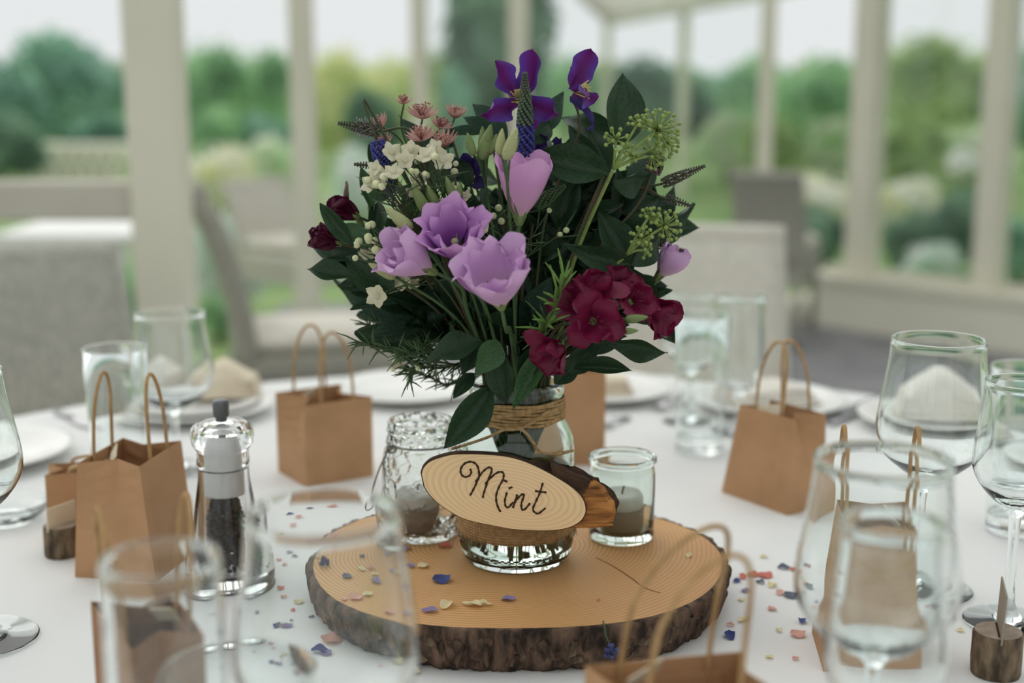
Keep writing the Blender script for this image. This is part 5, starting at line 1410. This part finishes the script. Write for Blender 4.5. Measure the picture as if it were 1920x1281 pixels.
alstro('dusky burgundy alstroemeria bud hanging lower at the side', 618, 450, J - .015, (-.9, -.15, .35), .0250, openness=.25, dark=True, group='dark alstroemeria buds', n=6)
t = bud_stem('green alstroemeria buds between the burgundy blooms', [((1160, 622), (1198, 620), J - .116, 0), ((1172, 600), (1216, 594), J - .112, 0), ((700, 400), (688, 378), J - .03, 0), ((684, 420), (668, 395), J - .035, 0)] [:2], group=None, name='alstroemeria_bud_stem')
bud_stem('green alstroemeria buds beside the dark tulip like buds', [((700, 410), (692, 372), J - .008, 0), ((680, 425), (666, 398), J - .012, 0)], group=None, name='alstroemeria_bud_stem')

#=== CONFETTI PETALS
def conf(seed, m, shape=0):
    r_ = random.Random(seed)
    c1, c2, c3 = r_.uniform(.2, .6), r_.uniform(-.4, .4), r_.uniform(0, 6)
    def fn(u, v):
        x = 2 * u - 1; w = math.sin(PI * min(1, v * .86 + .07)) ** .8
        return (x * w * (.32 if shape == 0 else .5), v - .5, .02 + c1 * (x * w) ** 2 * .5 + .22 * (v - .5) ** 2 + c2 * .25 * x * (v - .5) + .05 * math.sin(v * 8 + c3))
    V, F = grid(fn, 5, 7)
    mz = min(v[2] for v in V); V = [(a, b, c - mz) for a, b, c in V]
    return mesh('petal', V, F, m)
CM_ = {'cream': mat('confetti_cream', C(232, 222, 180), .7, trans=.2), 'pink': mat('confetti_pink', C(226, 176, 160), .7, trans=.2), 'coral': mat('confetti_coral', C(214, 126, 112), .7, trans=.2),
       'lilac': mat('confetti_lilac', C(150, 138, 182), .7, trans=.2), 'blue': mat('confetti_blue', C(74, 84, 140), .7, trans=.2), 'slate': mat('confetti_slate', C(104, 112, 132), .7, trans=.2)}
CMM = {k: [conf(i + 3, m, i % 2) for i in range(3)] for k, m in CM_.items()}
DESC = {'cream': 'cream dried petal', 'pink': 'pale pink dried petal', 'coral': 'coral dried petal', 'lilac': 'lilac dried petal', 'blue': 'deep blue dried petal', 'slate': 'slate blue dried petal'}
def confetti(lst, where, onslice):
    z = SZ if onslice else TZ
    for px, py, col, L in lst:
        c = G(px, py, z + .0008); o = obj('dried_petal', CMM[col][rq.randrange(3)])
        s = L * 1.18 / FPX
        o.location = (c.x, c.y, z + .0006); o.rotation_euler = (rq.uniform(-.12, .12), rq.uniform(-.12, .12), rq.uniform(0, 6.28)); o.scale = (s, s, s)
        tag(o, DESC[col] + ' scattered ' + where, 'petal', DESC[col] + 's ' + where)
confetti([(838, 1136, 'cream', 34), (885, 1135, 'cream', 36), (908, 1134, 'cream', 26), (806, 1146, 'lilac', 28), (953, 1124, 'lilac', 24), (828, 1088, 'blue', 34), (793, 1062, 'cream', 22), (760, 1030, 'lilac', 26), (835, 1025, 'coral', 26), (688, 1034, 'slate', 20), (686, 1063, 'cream', 20), (708, 1060, 'pink', 18), (716, 1072, 'cream', 18), (718, 1086, 'lilac', 28), (697, 1112, 'cream', 20), (672, 1119, 'pink', 26), (648, 1122, 'pink', 18), (655, 1078, 'slate', 20), (625, 1005, 'pink', 30), (1292, 1042, 'cream', 18), (745, 1147, 'pink', 22), (768, 1062, 'lilac', 22), (1122, 1125, 'coral', 8)], 'on the wood slice', True)
confetti([(537, 958, 'blue', 20), (556, 967, 'pink', 26), (545, 984, 'pink', 20), (578, 945, 'slate', 18), (625, 940, 'pink', 26), (534, 1020, 'slate', 18), (545, 1031, 'slate', 16), (508, 1041, 'pink', 16), (522, 1053, 'pink', 16), (514, 1100, 'coral', 18), (522, 1117, 'pink', 18), (555, 1128, 'cream', 22), (543, 1145, 'coral', 14), (541, 1167, 'slate', 10), (510, 1178, 'blue', 26), (520, 1178, 'cream', 20), (532, 1180, 'lilac', 24), (455, 1147, 'slate', 16), (600, 1228, 'blue', 34), (612, 1232, 'lilac', 20), (622, 1207, 'pink', 40), (582, 1160, 'slate', 12), (363, 1143, 'blue', 18), (520, 1000, 'cream', 14), (770, 1260, 'cream', 36), (723, 1260, 'pink', 12)], 'on the cloth near the pepper mill', False)
confetti([(1392, 1082, 'coral', 26), (1412, 1078, 'coral', 24), (1435, 1080, 'coral', 28), (1382, 1090, 'blue', 20), (1398, 1108, 'lilac', 18), (1425, 1092, 'slate', 20), (1448, 1098, 'cream', 26), (1462, 1112, 'pink', 24), (1484, 1117, 'slate', 30), (1390, 1125, 'cream', 14), (1448, 1142, 'pink', 18), (1395, 1163, 'cream', 26), (1368, 1193, 'blue', 30), (1460, 1182, 'cream', 16), (1442, 1232, 'cream', 14), (1496, 1190, 'pink', 28), (1505, 1165, 'blue', 24), (1370, 1172, 'pink', 16), (1470, 1065, 'slate', 26), (1488, 1068, 'coral', 20), (1432, 1045, 'cream', 18), (1785, 1157, 'coral', 16), (1800, 1182, 'cream', 14), (1492, 1235, 'pink', 14)], 'on the cloth past the bark edge of the slice', False)
# lavender sprigs
def lavender(label, pts, r=.0024):
    p = smooth_path(pts, 5); t = thing('lavender_sprig', label, 'flower', p[0])
    part('stem', tube(p, .0006, 5), M_stem, t, world=True)
    V = [ico(rq.uniform(.0014, .0022), p[-1] + Vector((rq.gauss(0, r), rq.gauss(0, r * .6), max(-.0062, min(.003, rq.gauss(-.003, .0022))))), 1) for _ in range(26)]
    part('florets', join(*V), mat('lavender_' + str(len(MATS)), C(78, 80, 124), .7, C(54, 58, 92), 200), t, world=True, kind='stuff')
    return t
ex = G(1133, 1180, SZ).x - SCn.x; ye = -.17
for _ in range(6):
    re_ = slice_r(math.atan2(ye, ex)) + .005; ye = -math.sqrt(re_ ** 2 - ex ** 2)
ex += SCn.x; ye += SCn.y
lavender('lavender sprig hanging over the bark edge of the slice', [Vector((ex, ye + .016, SZ + .0014)), Vector((ex, ye + .004, SZ + .0022)), Vector((ex + .0005, ye - .002, SZ - .001)), P(1139, 1199, ye - .003), P(1147, 1216, ye - .004)])
lavender('dark lavender sprig lying on the wood slice', [G(580, 1034, SZ + .003), G(595, 1038, SZ + .006), G(607, 1040, SZ + .0085)], r=.0016)
for o in list(COL.objects):
    if '_path' in o: del o['_path']
